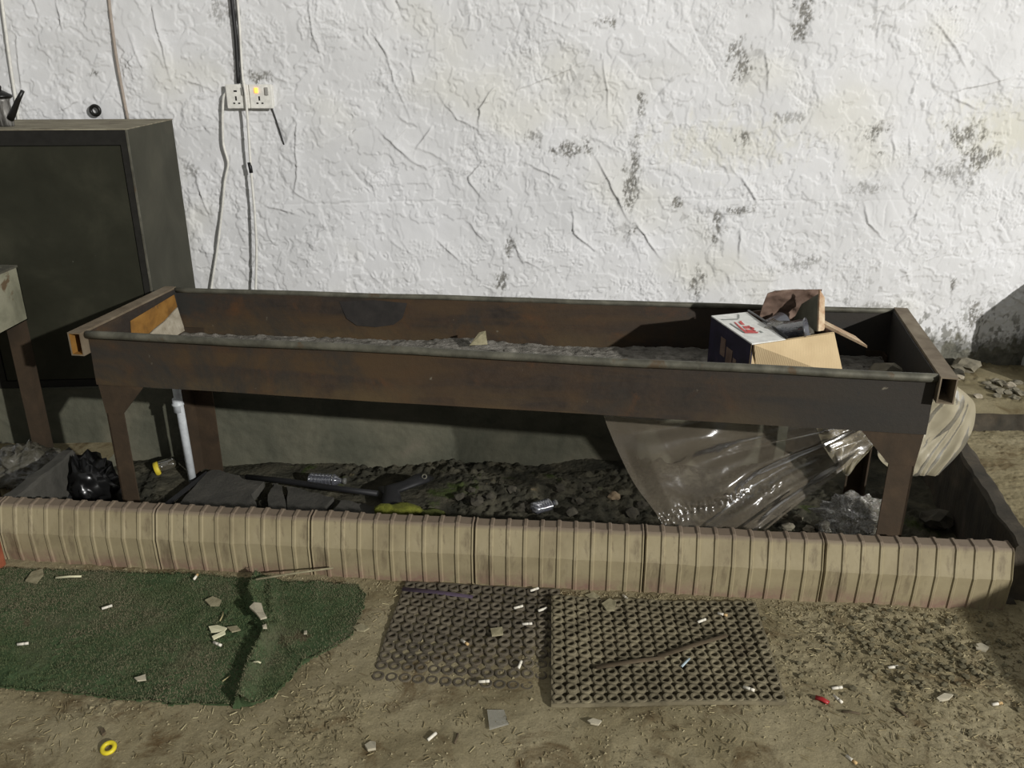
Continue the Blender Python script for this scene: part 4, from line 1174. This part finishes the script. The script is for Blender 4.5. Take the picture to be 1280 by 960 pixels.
# ================================================================== THE PLINTH'S RUBBLE (right back)
def on_plinth(px, py):
    d = ray(px, py)
    for t in np.linspace(3.0, 4.6, 900):
        q = EYE + d * t
        if q[2] <= float(plinth_h(q[0], q[1])): return Vector(q)
    return Vector(q)
rr = random.Random(3)
pr_ = [(1196,470,.028,'dark'), (1205,463,.05,'stone'), (1198,474,.02,'white'), (1222,497,.018,'white'), (1232,480,.016,'stone'), (1238,486,.02,'stone'), (1243,478,.016,'stone'), (1248,490,.02,'stone'), (1252,482,.022,'stone'),
       (1258,492,.018,'stone'), (1262,484,.02,'white'), (1267,490,.02,'stone'), (1271,480,.018,'stone'), (1275,493,.02,'stone'), (1246,496,.016,'stone'), (1269,498,.016,'stone')]
pl = ['dark lump at the foot of the wall right behind the grill corner', 'large pale lump at the foot of the wall, largest of the ledge rubble', 'white chip beside the grill corner on the sandy ledge', 'white chip alone on the sandy ledge, left of the heap',
      'pale rubble chip at the far left end of the heap', 'pale rubble chip low at the left end of the heap', 'pale rubble chip at the top left of the heap', 'pale rubble chip at the lower middle of the heap', 'pale rubble chip in the centre of the heap',
      'pale rubble chip right of centre, low in the heap', 'white rubble chip in the middle right of the heap', 'pale rubble chip low at the right of the heap', 'pale rubble chip high at the right end of the heap', 'pale rubble chip at the right photo edge',
      'pale rubble chip at the front left of the heap', 'pale rubble chip at the front right of the heap']
for i, (x, y, r, kd) in enumerate(pr_):
    q = on_plinth(x, y)
    solo('rubble_chip', pl[i], 'stone', rest(lump(q, r, 500 + i, (1.3, 1, .65), 2, .55), float(plinth_h(q.x, q.y)), .006),
         {'dark': M_darkstone, 'white': M_plasterbit, 'stone': M_stone}[kd], 'rubble on the sandy ledge')

# ================================================================== TURF
def poly_in(px_, py_, poly):
    ins = np.zeros(px_.shape, bool); n = len(poly)
    for i in range(n):
        x0, y0 = poly[i]; x1, y1 = poly[(i+1) % n]
        c_ = ((y0 > py_) != (y1 > py_)) & (px_ < (x1 - x0) * (py_ - y0) / (y1 - y0 + 1e-12) + x0)
        ins ^= c_
    return ins
def gpt(x, y): 
    p = P(x, y, .006); return (p.x, p.y)
turf_poly = [gpt(*q) for q in ((-60,709), (0,711), (120,712), (230,716), (318,724), (390,727), (448,729), (458,742), (452,768), (440,792), (415,808), (380,830), (345,868), (318,882), (292,884), (282,880), (215,880), (145,875), (90,866), (0,859), (-60,856))]
fold = np.array([gpt(*q) for q in ((322,718), (312,745), (322,775), (334,792), (322,815), (308,845), (297,884))])
fold2 = np.array([gpt(*q) for q in ((338,722), (342,770), (352,795), (368,818), (385,832))])
def pdist(X, Y, path):
    best = np.full(X.shape, 9.0); sd_ = np.zeros(X.shape)
    for k in range(len(path)-1):
        a, b = path[k], path[k+1]; d = b - a
        t = np.clip(((X - a[0])*d[0] + (Y - a[1])*d[1]) / (d @ d), 0, 1)
        ex, ey = X - a[0] - t*d[0], Y - a[1] - t*d[1]
        ds = np.hypot(ex, ey); side = np.sign(d[0]*ey - d[1]*ex)
        tk = ds < best; best = np.where(tk, ds, best); sd_ = np.where(tk, side, sd_)
    return best, sd_
def turf_z(X, Y):
    z = floor_h(X, Y) + .007 + .0018 * fbm(X * 14, Y * 14, 3, 111)
    d, s = pdist(X, Y, fold)
    right = s > 0
    z = z + np.where(right, .030 * np.exp(-(d / .028) ** 2), .030 * np.exp(-(d / .006) ** 2))
    d2, s2 = pdist(X, Y, fold2)
    z = z + .014 * np.exp(-(d2 / .015) ** 2)
    z = z + .010 * sstep(.05, 0, d) * np.abs(fbm(X * 30, Y * 30, 2, 112))
    return z
ta = np.array(turf_poly)
st_ = .006
gx = np.arange(ta[:, 0].min() - .01, ta[:, 0].max() + .01, st_); gy = np.arange(ta[:, 1].min() - .01, ta[:, 1].max() + .01, st_)
TX, TY = np.meshgrid(gx, gy)
TXn = TX + .006 * fbm(TX * 40, TY * 40, 2, 115); TYn = TY + .006 * fbm(TX * 40 + 9, TY * 40, 2, 116)
ins = poly_in(TXn, TYn, turf_poly)
TZ = turf_z(TX, TY)
idx = np.arange(TX.size).reshape(TX.shape)
ok = ins[:-1, :-1] & ins[1:, :-1] & ins[:-1, 1:] & ins[1:, 1:]
quads = np.stack([idx[:-1, :-1], idx[:-1, 1:], idx[1:, 1:], idx[1:, :-1]], -1)[ok]
used, inv = np.unique(quads, return_inverse=True)
vt = np.stack([TX.ravel(), TY.ravel(), TZ.ravel()], -1)[used]
quads = inv.reshape(quads.shape)
tm = MB().add(vt.tolist(), quads.tolist())
ec_ = {}
for qd in quads.tolist():
    for a, b in zip(qd, qd[1:] + qd[:1]):
        e = (min(a, b), max(a, b)); ec_[e] = ec_.get(e, 0) + 1
bmap = {}
for (a, b), n_ in ec_.items():
    if n_ == 1:
        for w_ in (a, b):
            if w_ not in bmap:
                bmap[w_] = len(tm.v); p = vt[w_]; tm.v.append((p[0], p[1], float(floor_h(p[0], p[1])) - .001))
        tm.f.append((a, b, bmap[b], bmap[a]))
turf = thing('turf_mat', 'worn green artificial turf mat with a crumpled fold, on the floor before the kerb', 'mat', (-.9, 1.95, .0))
link('backing', tm, M_turf, turf, True)
RB = np.random.RandomState(5)
N = 90000
bxs = RB.uniform(ta[:, 0].min(), ta[:, 0].max(), N); bys = RB.uniform(ta[:, 1].min(), ta[:, 1].max(), N)
keep = poly_in(bxs, bys, turf_poly) & (bxs > -1.75)
keep &= RB.uniform(0, 1, N) > .55 * sstep(.1, .5, fbm(bxs * 5, bys * 5, 3, 120))
bxs, bys = bxs[keep], bys[keep]
bz_ = turf_z(bxs, bys)
n_ = len(bxs)
az = RB.uniform(0, 2*np.pi, n_); hh = RB.uniform(.002, .006, n_); ww = .0012
ln = RB.uniform(-.006, .006, (n_, 2))
v0 = np.stack([bxs - np.cos(az)*ww, bys - np.sin(az)*ww, bz_ - .001], -1); v1 = np.stack([bxs + np.cos(az)*ww, bys + np.sin(az)*ww, bz_ - .001], -1)
v2 = np.stack([bxs + ln[:, 0], bys + ln[:, 1], bz_ + hh], -1)
bv = np.stack([v0, v1, v2], 1).reshape(-1, 3)
bm_ = MB(); bm_.v = bv.tolist(); bm_.f = np.arange(3 * n_).reshape(-1, 3).tolist()
pile = link('pile', bm_, M_blade, turf); pile['kind'] = 'stuff'

# ================================================================== RUBBER RING MATS
def ring_mat(name, label, c00, c10, c11, c01, nx, ny, h, mat_, sink=None, seed=0, base_lift=0.0):
    "corners: near-left, near-right, far-right, far-left; rings of open tubes joined by short bars"
    m = MB(); n = 14
    sx = ((c10 - c00).length + (c11 - c01).length) / 2 / nx; sy = ((c01 - c00).length + (c11 - c10).length) / 2 / ny
    R0 = min(sx, sy) * .49; R1 = R0 * .55
    ca_ = [(math.cos(2*math.pi*k/n), math.sin(2*math.pi*k/n)) for k in range(n)]
    centers = {}
    def zat(p, u, v):
        z = float(floor_h(p.x, p.y)) + base_lift
        if sink: z += sink(u, v)
        return z
    rnd = np.random.RandomState(seed)
    for i in range(nx):
        for j in range(ny):
            u, v = (i + .5) / nx, (j + .5) / ny
            p = lerp(lerp(c00, c10, u), lerp(c01, c11, u), v)
            z = zat(p, u, v) + rnd.normal(0, .0004); centers[i, j] = (p, z)
            vs = []; fs = []
            for r, zz in ((R0, 0), (R0, h*.82), (R0*.9, h), (R1*1.12, h), (R1, h*.82), (R1, .001)):
                vs += [(p.x + r*c_, p.y + r*s_, z + zz) for c_, s_ in ca_]
            for a in range(5):
                for k in range(n):
                    k2 = (k+1) % n; fs.append((a*n+k, a*n+k2, (a+1)*n+k2, (a+1)*n+k))
            vs.append((p.x, p.y, z + .0015)); cI = len(vs) - 1
            for k in range(n): fs.append((5*n+k, 5*n+(k+1) % n, cI))
            m.add(vs, fs)
    for (i, j), (p, z) in centers.items():
        for di, dj in ((1, 0), (0, 1)):
            if (i+di, j+dj) in centers:
                q, z2 = centers[i+di, j+dj]
                d = (q - p).normalized(); s_ = Vector((-d.y, d.x, 0)) * R0 * .42
                a, b = p + d * R0 * .82, q - d * R0 * .82
                m.hexa([dn(a - s_, z), dn(b - s_, z2), dn(b + s_, z2), dn(a + s_, z)], [dn(a - s_, z + h*.72), dn(b - s_, z2 + h*.72), dn(b + s_, z2 + h*.72), dn(a + s_, z + h*.72)])
    # border strip
    per = [(c00, c10, 0, nx), (c10, c11, 1, ny), (c11, c01, 2, nx), (c01, c00, 3, ny)]
    ctr = (c00 + c10 + c11 + c01) / 4
    for a, b, e, k in per:
        d = (b - a).normalized(); inn = Vector((-d.y, d.x, 0))
        N_ = 12
        for t in range(N_):
            p, q = lerp(a, b, t/N_), lerp(a, b, (t+1)/N_)
            def uv(w):
                return {0: (w, 0), 1: (1, w), 2: (1-w, 1), 3: (0, 1-w)}[e]
            z1 = zat(p, *uv(t/N_)); z2 = zat(q, *uv((t+1)/N_))
            m.hexa([dn(p, z1), dn(q, z2), dn(q + inn*.005, z2), dn(p + inn*.005, z1)], [dn(p, z1 + h*.75), dn(q, z2 + h*.75), dn(q + inn*.005, z2 + h*.75), dn(p + inn*.005, z1 + h*.75)])
    return solo(name, label, 'mat', m, mat_)
g_ = lambda x, y: P(x, y, .004)
def sink1(u, v):
    return -.009 * float(sstep(.55, 0.0, v)) - .004 * float(sstep(.7, 1, u)) * float(sstep(.6, .2, v)) - .001
ring_mat('rubber_mat', 'flat rubber ring mat half buried in earth beside the green turf', g_(462, 850), g_(702, 864), g_(700, 738), g_(507, 727), 14, 11, .012, M_rubber2, sink1, 1)
ring_mat('rubber_mat', 'raised rubber ring mat with brown strips on it, right of the buried mat', P(689, 880, .014), P(984, 878, .010), P(944, 753, .010), P(689, 747, .014), 17, 13, .014, M_rubber, lambda u, v: .010 * float(sstep(.25, 0, u)) * float(sstep(0, .2, v)) + .002, 2)

# ================================================================== LITTER ON THE FLOOR
def zfloor(x, y):
    z = float(floor_h(x, y))
    if poly_in(np.array([x]), np.array([y]), turf_poly)[0]: z = float(turf_z(np.array([x]), np.array([y]))[0]) + .004
    return z
def in_quad(x, y, pts): return poly_in(np.array([x]), np.array([y]), [(p.x, p.y) for p in pts])[0]
q_m1 = (g_(462, 850), g_(702, 864), g_(700, 738), g_(507, 727)); q_m2 = (P(689, 880, .014), P(984, 878, .010), P(944, 753, .010), P(689, 747, .014))
def ground(px, py):
    p = P(px, py, .008); z = zfloor(p.x, p.y)
    if in_quad(p.x, p.y, q_m2): z = float(floor_h(p.x, p.y)) + .0165
    elif in_quad(p.x, p.y, q_m1): z = float(floor_h(p.x, p.y)) + .009
    p = P(px, py, z); return Vector((p.x, p.y, z))
def stick(name, label, cat, x0, y0, x1, y1, r, mat_, group=None, flat=.7, n=8):
    a, b = ground(x0, y0), ground(x1, y1)
    z = max(a.z, b.z) + r * flat * .8
    a.z = z; b.z = z
    mid = lerp(a, b, .5) + Vector((.002, .003, 0))
    return solo(name, label, cat, MB().tube([a, mid, b], [r, r, r*.85], n, True, flat), mat_, group, True)
def butt(px, py, ang, label, L=.028, r=.0038):
    a = ground(px, py); c_, s_ = math.cos(ang), math.sin(ang)
    d = Vector((c_, s_, 0)) * L / 2
    a.z += r * .85
    rt = thing('cigarette_butt', label, 'cigarette butt', (a.x, a.y, a.z - r), 'cigarette butts on the floor')
    link('paper', MB().tube([a - d, a, a + d * .2], r, 10), M_butt, rt, True)
    link('filter', MB().tube([a + d * .2, a + d], r * 1.02, 10), M_butt if int(px) % 7 else M_filter, rt, True)
for args in ((668,738,.5,'cigarette butt near the kerb at the far right corner of the buried mat'), (648,760,.4,'cigarette butt on the upper right part of the buried mat'), (678,763,.5,'cigarette butt beside the raised mat\'s left edge'),
             (659,781,.1,'cigarette butt in the right middle of the buried mat'), (581,804,-.8,'cigarette butt in the centre of the buried mat'), (650,832,1.3,'cigarette butt near the lower right of the buried mat'),
             (605,853,.1,'cigarette butt on the front border of the buried mat'), (540,922,.9,'cigarette butt on bare floor below the buried mat'), (782,748,-1.1,'cigarette butt at the rear border of the raised mat'),
             (1116,835,.15,'white cigarette butt on bare floor right of the raised mat'), (1046,861,.15,'cigarette butt just above the small red piece'), (1047,875,-1.1,'cigarette butt touching the right of the small red piece'),
             (1246,881,.2,'cigarette butt near the shadow at the lower right corner'), (936,862,-.5,'cigarette butt at the right front of the raised mat'), (903,769,-.4,'cigarette butt at the right rear of the raised mat'),
             (1064,951,-1.0,'cigarette butt at the bottom edge, right of centre'), (245,722,1.5,'cigarette butt at the rear of the turf below the kerb'), (272,806,-.5,'cigarette butt at the front of the chip cluster on the turf'),
             (134,760,.6,'cigarette butt on the left half of the turf'), (29,806,.2,'cigarette butt at the far left of the turf'), (877,777,.5,'cigarette butt in the right middle of the raised mat')):
    butt(*args)
stick('pale_stick', 'long pale stick lying on the turf at the left', 'stick', 70, 723, 102, 722, .0045, M_pale)
stick('straw', 'pale straw lying on the right part of the turf', 'straw', 317, 828, 327, 838, .0028, M_pale)
stick('straw', 'thin straw standing beside the chip cluster on the turf', 'straw', 275, 777, 279, 765, .002, M_straw)
stick('straw', 'thin straw left of the turf fold near its front', 'straw', 278, 852, 288, 845, .002, M_straw)
stick('wood_strip', 'brown wood strip lying across the raised mat', 'strip', 745, 836, 830, 823, .008, M_twig, None, .4)
stick('wood_strip', 'brown wood strip continuing to the right across the raised mat', 'strip', 822, 822, 908, 797, .008, M_twig, None, .4)
stick('plastic_stick', 'pale blue plastic stick on the raised mat right of the wood strips', 'stick', 852, 834, 862, 824, .0035, M_bluew)
stick('purple_strip', 'dull purple strip along the rear edge of the buried mat', 'strip', 503, 737, 591, 747, .010, M_purple, None, .25)
stick('twig', 'dark twig on the floor right of the small red piece', 'twig', 1052, 891, 1075, 893, .0035, M_twig)
stick('twig', 'brown twig pointing down right, below the lone white butt', 'twig', 1118, 886, 1134, 897, .004, M_twig)
stick('twig', 'dark twig on the floor right of the lowest cigarette butt', 'twig', 572, 918, 568, 930, .003, M_twig)
stick('red_piece', 'small red plastic piece on the floor right of the raised mat', 'scrap', 1019, 873, 1035, 882, .0075, M_redpl, None, .6)
stick('bamboo_stick', 'long thin stick lying along the kerb foot behind the turf', 'stick', 320, 725, 418, 727, .004, M_leaf)
def scrap(name, label, cat, pts, mat_, lift=.002, curl=.004, group=None, seed=0):
    R_ = np.random.RandomState(seed + int(pts[0][0]))
    c_ = ground(sum(p[0] for p in pts)/len(pts), sum(p[1] for p in pts)/len(pts))
    q = []
    for x, y in pts:
        g = P(x, y, c_.z); q.append(Vector((g.x, g.y, c_.z + lift + .001 + R_.uniform(0, curl))))
    if sum((q[i].cross(q[(i+1) % len(q)])).z for i in range(len(q))) < 0: q.reverse()
    return solo(name, label, cat, MB().plate(q, .0018 + lift, Vector((0, 0, 1))), mat_, group)
scrap('dry_leaf', 'grey leaf on the turf left of the fold, rear one', 'leaf', [(256,751),(266,747),(277,751),(274,758),(263,758)], M_leaf)
scrap('paper_scrap', 'crumpled cream paper scrap lying on the turf fold', 'scrap', [(312,761),(318,756),(327,757),(330,767),(334,776),(326,777),(320,769)], M_paper, .004, .01)
scrap('wood_chip', 'long pale chip in the cluster on the turf', 'chip', [(261,785),(272,783),(284,787),(280,791),(264,791)], M_pale)
scrap('wood_chip', 'grey chip at the right of the chip cluster on the turf', 'chip', [(284,786),(296,783),(301,788),(290,792)], M_leaf)
scrap('wood_chip', 'thin chip under the long pale one on the turf', 'chip', [(265,797),(281,790),(282,793),(267,800)], M_pale)
scrap('paper_scrap', 'white fragment on the turf near its front edge', 'scrap', [(168,849),(175,847),(182,844),(183,851),(172,853)], M_paper)
scrap('dry_leaf', 'brown leaf on the rear left corner of the turf', 'leaf', [(32,728),(40,716),(54,712),(55,720),(46,731)], M_leaf)
scrap('paper_scrap', 'small white crumb of paper in the turf fold', 'scrap', [(328,783),(333,781),(334,786),(329,787)], M_paper)
scrap('paper_scrap', 'tiny white crumb on the right part of the turf', 'scrap', [(380,790),(384,790),(384,794),(380,794)], M_paper)
scrap('dry_leaf', 'pale leaf on bare floor at the right edge of the turf', 'leaf', [(441,786),(452,781),(462,786),(455,791),(446,790)], M_leaf, .003)
scrap('plastic_scrap', 'clear triangular plastic scrap on the floor below the buried mat', 'scrap', [(609,889),(630,888),(636,906),(612,914)], film('flat_clear_scrap', srgb(176, 170, 146), .6, .7, 20, .05, 0, .3, .002), .001)
scrap('paper_scrap', 'white crumpled paper bit on the floor below the raised mat', 'scrap', [(734,904),(741,900),(752,903),(748,908),(738,907)], M_paper, .003, .006)
scrap('paper_scrap', 'white crumpled paper bit at the bottom left of centre', 'scrap', [(456,934),(463,929),(470,932),(470,940),(460,941)], M_paper, .005, .008)
scrap('stone_chip', 'white flat chip by the shadow edge at the right', 'chip', [(1217,808),(1226,806),(1236,811),(1232,816),(1220,813)], M_paper, .004)
scrap('paper_scrap', 'pale paper scrap on the loose earth at the right', 'scrap', [(1170,875),(1180,869),(1191,871),(1186,876),(1174,878)], M_paper, .003)
scrap('dry_leaf', 'dry leaf at the rear border of the raised mat', 'leaf', [(752,756),(762,750),(770,755),(768,764),(758,764)], M_leaf, .004)
scrap('dry_leaf', 'dry leaf at the rear left corner of the raised mat', 'leaf', [(731,746),(742,743),(750,748),(740,752)], M_leaf, .004)
scrap('plastic_scrap', 'clear scrap on the middle of the buried mat', 'scrap', [(613,788),(628,786),(629,794),(615,797)], M_leaf, .003)
scrap('stone_chip', 'small dark pebble on the floor above the yellow ring', 'chip', [(125,914),(130,912),(133,918),(128,921)], M_twig, .006)
yc = ground(136, 937)
solo('bottle_cap', 'small yellow bottle cap ring on the bare floor at the lower left', 'bottle cap', ring(yc + Vector((0, 0, .005)), .0135, .0052, Matrix.Rotation(.25, 3, 'X')), M_yellowpl, None, True)
# loose crumbs of earth, straw dust and grit nobody could count
RC = np.random.RandomState(77)
gm = MB(); vsl, fsl = [], []
n = 0; tries = 0
tet = np.array([(1, 0, -.5), (-.5, .9, -.5), (-.5, -.9, -.5), (0, 0, .9)])
while n < 6500 and tries < 40000:
    tries += 1
    x = RC.uniform(-1.45, 1.45); y = RC.uniform(1.38, 2.28)
    if y > kerb_y(x) - .012: continue
    dens = .12 + .5 * float(sstep(0, .5, fbm(x * 3.1, y * 3.1, 3, 31))) + .55 * float(sstep(.8, 1.1, x) * sstep(1.5, 1.8, y)) + .9 * float(sstep(.10, .01, kerb_y(x) - y))
    if RC.uniform() > dens: continue
    if in_quad(x, y, q_m2) or (x < -.5 and poly_in(np.array([x]), np.array([y]), turf_poly)[0]): 
        continue
    z = float(floor_h(x, y)); s = RC.uniform(.0012, .0045) * (1.5 if RC.uniform() < .06 else 1)
    a = RC.uniform(0, 6.28); c_, s_ = math.cos(a), math.sin(a)
    st2 = RC.uniform(1, 2.2)
    o = len(vsl)
    for p in tet:
        X_, Y_ = p[0] * st2, p[1]
        vsl.append((x + s * (c_ * X_ - s_ * Y_), y + s * (s_ * X_ + c_ * Y_), z + s * (p[2] * .7 + .2)))
    fsl += [(o, o+2, o+1), (o, o+1, o+3), (o+1, o+2, o+3), (o+2, o, o+3)]
    n += 1
gm.v = vsl; gm.f = fsl
o = link('earth_crumbs', gm, mottled('earth_crumb', [(.3, srgb(84, 74, 54)), (.5, srgb(122, 112, 86)), (.7, srgb(160, 150, 120))], 30, .95, 0, 0))
tag(o, 'loose crumbs of earth and grit scattered over the dirty floor', 'dirt', None, 'stuff')

sv, sf = [], []
tries = n = 0
while n < 1500 and tries < 20000:
    tries += 1
    x = RC.uniform(-1.3, 1.45); y = RC.uniform(1.40, 2.28)
    if y > kerb_y(x) - .02 or in_quad(x, y, q_m2) or in_quad(x, y, q_m1): continue
    if poly_in(np.array([x]), np.array([y]), turf_poly)[0]: continue
    if RC.uniform() > .15 + .85 * float(sstep(-.1, .45, fbm(x * 2.6, y * 2.6, 3, 141) + .6 * sstep(.7, 1.1, x))): continue
    z = float(floor_h(x, y)) + .0012; a = RC.normal(2.2, .9); L = RC.uniform(.003, .011); w = RC.uniform(.0005, .0011)
    c_, s_ = math.cos(a), math.sin(a); o = len(sv)
    for t_, e_, h_ in ((-1, -1, 0), (-1, 1, 0), (1, 1, .0012), (1, -1, .0012), (-1, 0, .0014), (1, 0, .0028)):
        sv.append((x + c_ * L * t_ - s_ * w * e_, y + s_ * L * t_ + c_ * w * e_, z + h_))
    sf += [(o, o+3, o+5, o+4), (o+4, o+5, o+2, o+1), (o, o+4, o+1), (o+3, o+2, o+5), (o, o+1, o+2, o+3)]
    n += 1
sm_ = MB(); sm_.v = sv; sm_.f = sf
o = link('straw_dust', sm_, mottled('straw_dust', [(.35, srgb(96, 84, 60)), (.5, srgb(136, 124, 92)), (.66, srgb(180, 170, 134))], 9, .9, 0, 0))
tag(o, 'fine broken straw and stalk dust scattered over the bare floor', 'straw', None, 'stuff')

cm = MB()
rc_ = np.random.RandomState(9)
for i in range(280):
    x, y = rc_.normal(1.10, .13), rc_.normal(1.86, .10)
    if y > kerb_y(x) - .02 or x > 1.42: continue
    l_ = lump((x, y, 0), rc_.uniform(.003, .009), 600 + i % 40, (1.2, 1, .7), 1, .5)
    rest(l_, float(floor_h(x, y)), .001)
    cm.add(l_.v, l_.f)
o = link('earth_clods', cm, mottled('dark_earth', [(.3, srgb(76, 71, 54)), (.55, srgb(98, 92, 71)), (.75, srgb(118, 110, 86))], 40, .95, 0, 0))
tag(o, 'patch of loose dark earth clods on the floor at the right', 'dirt', None, 'stuff')
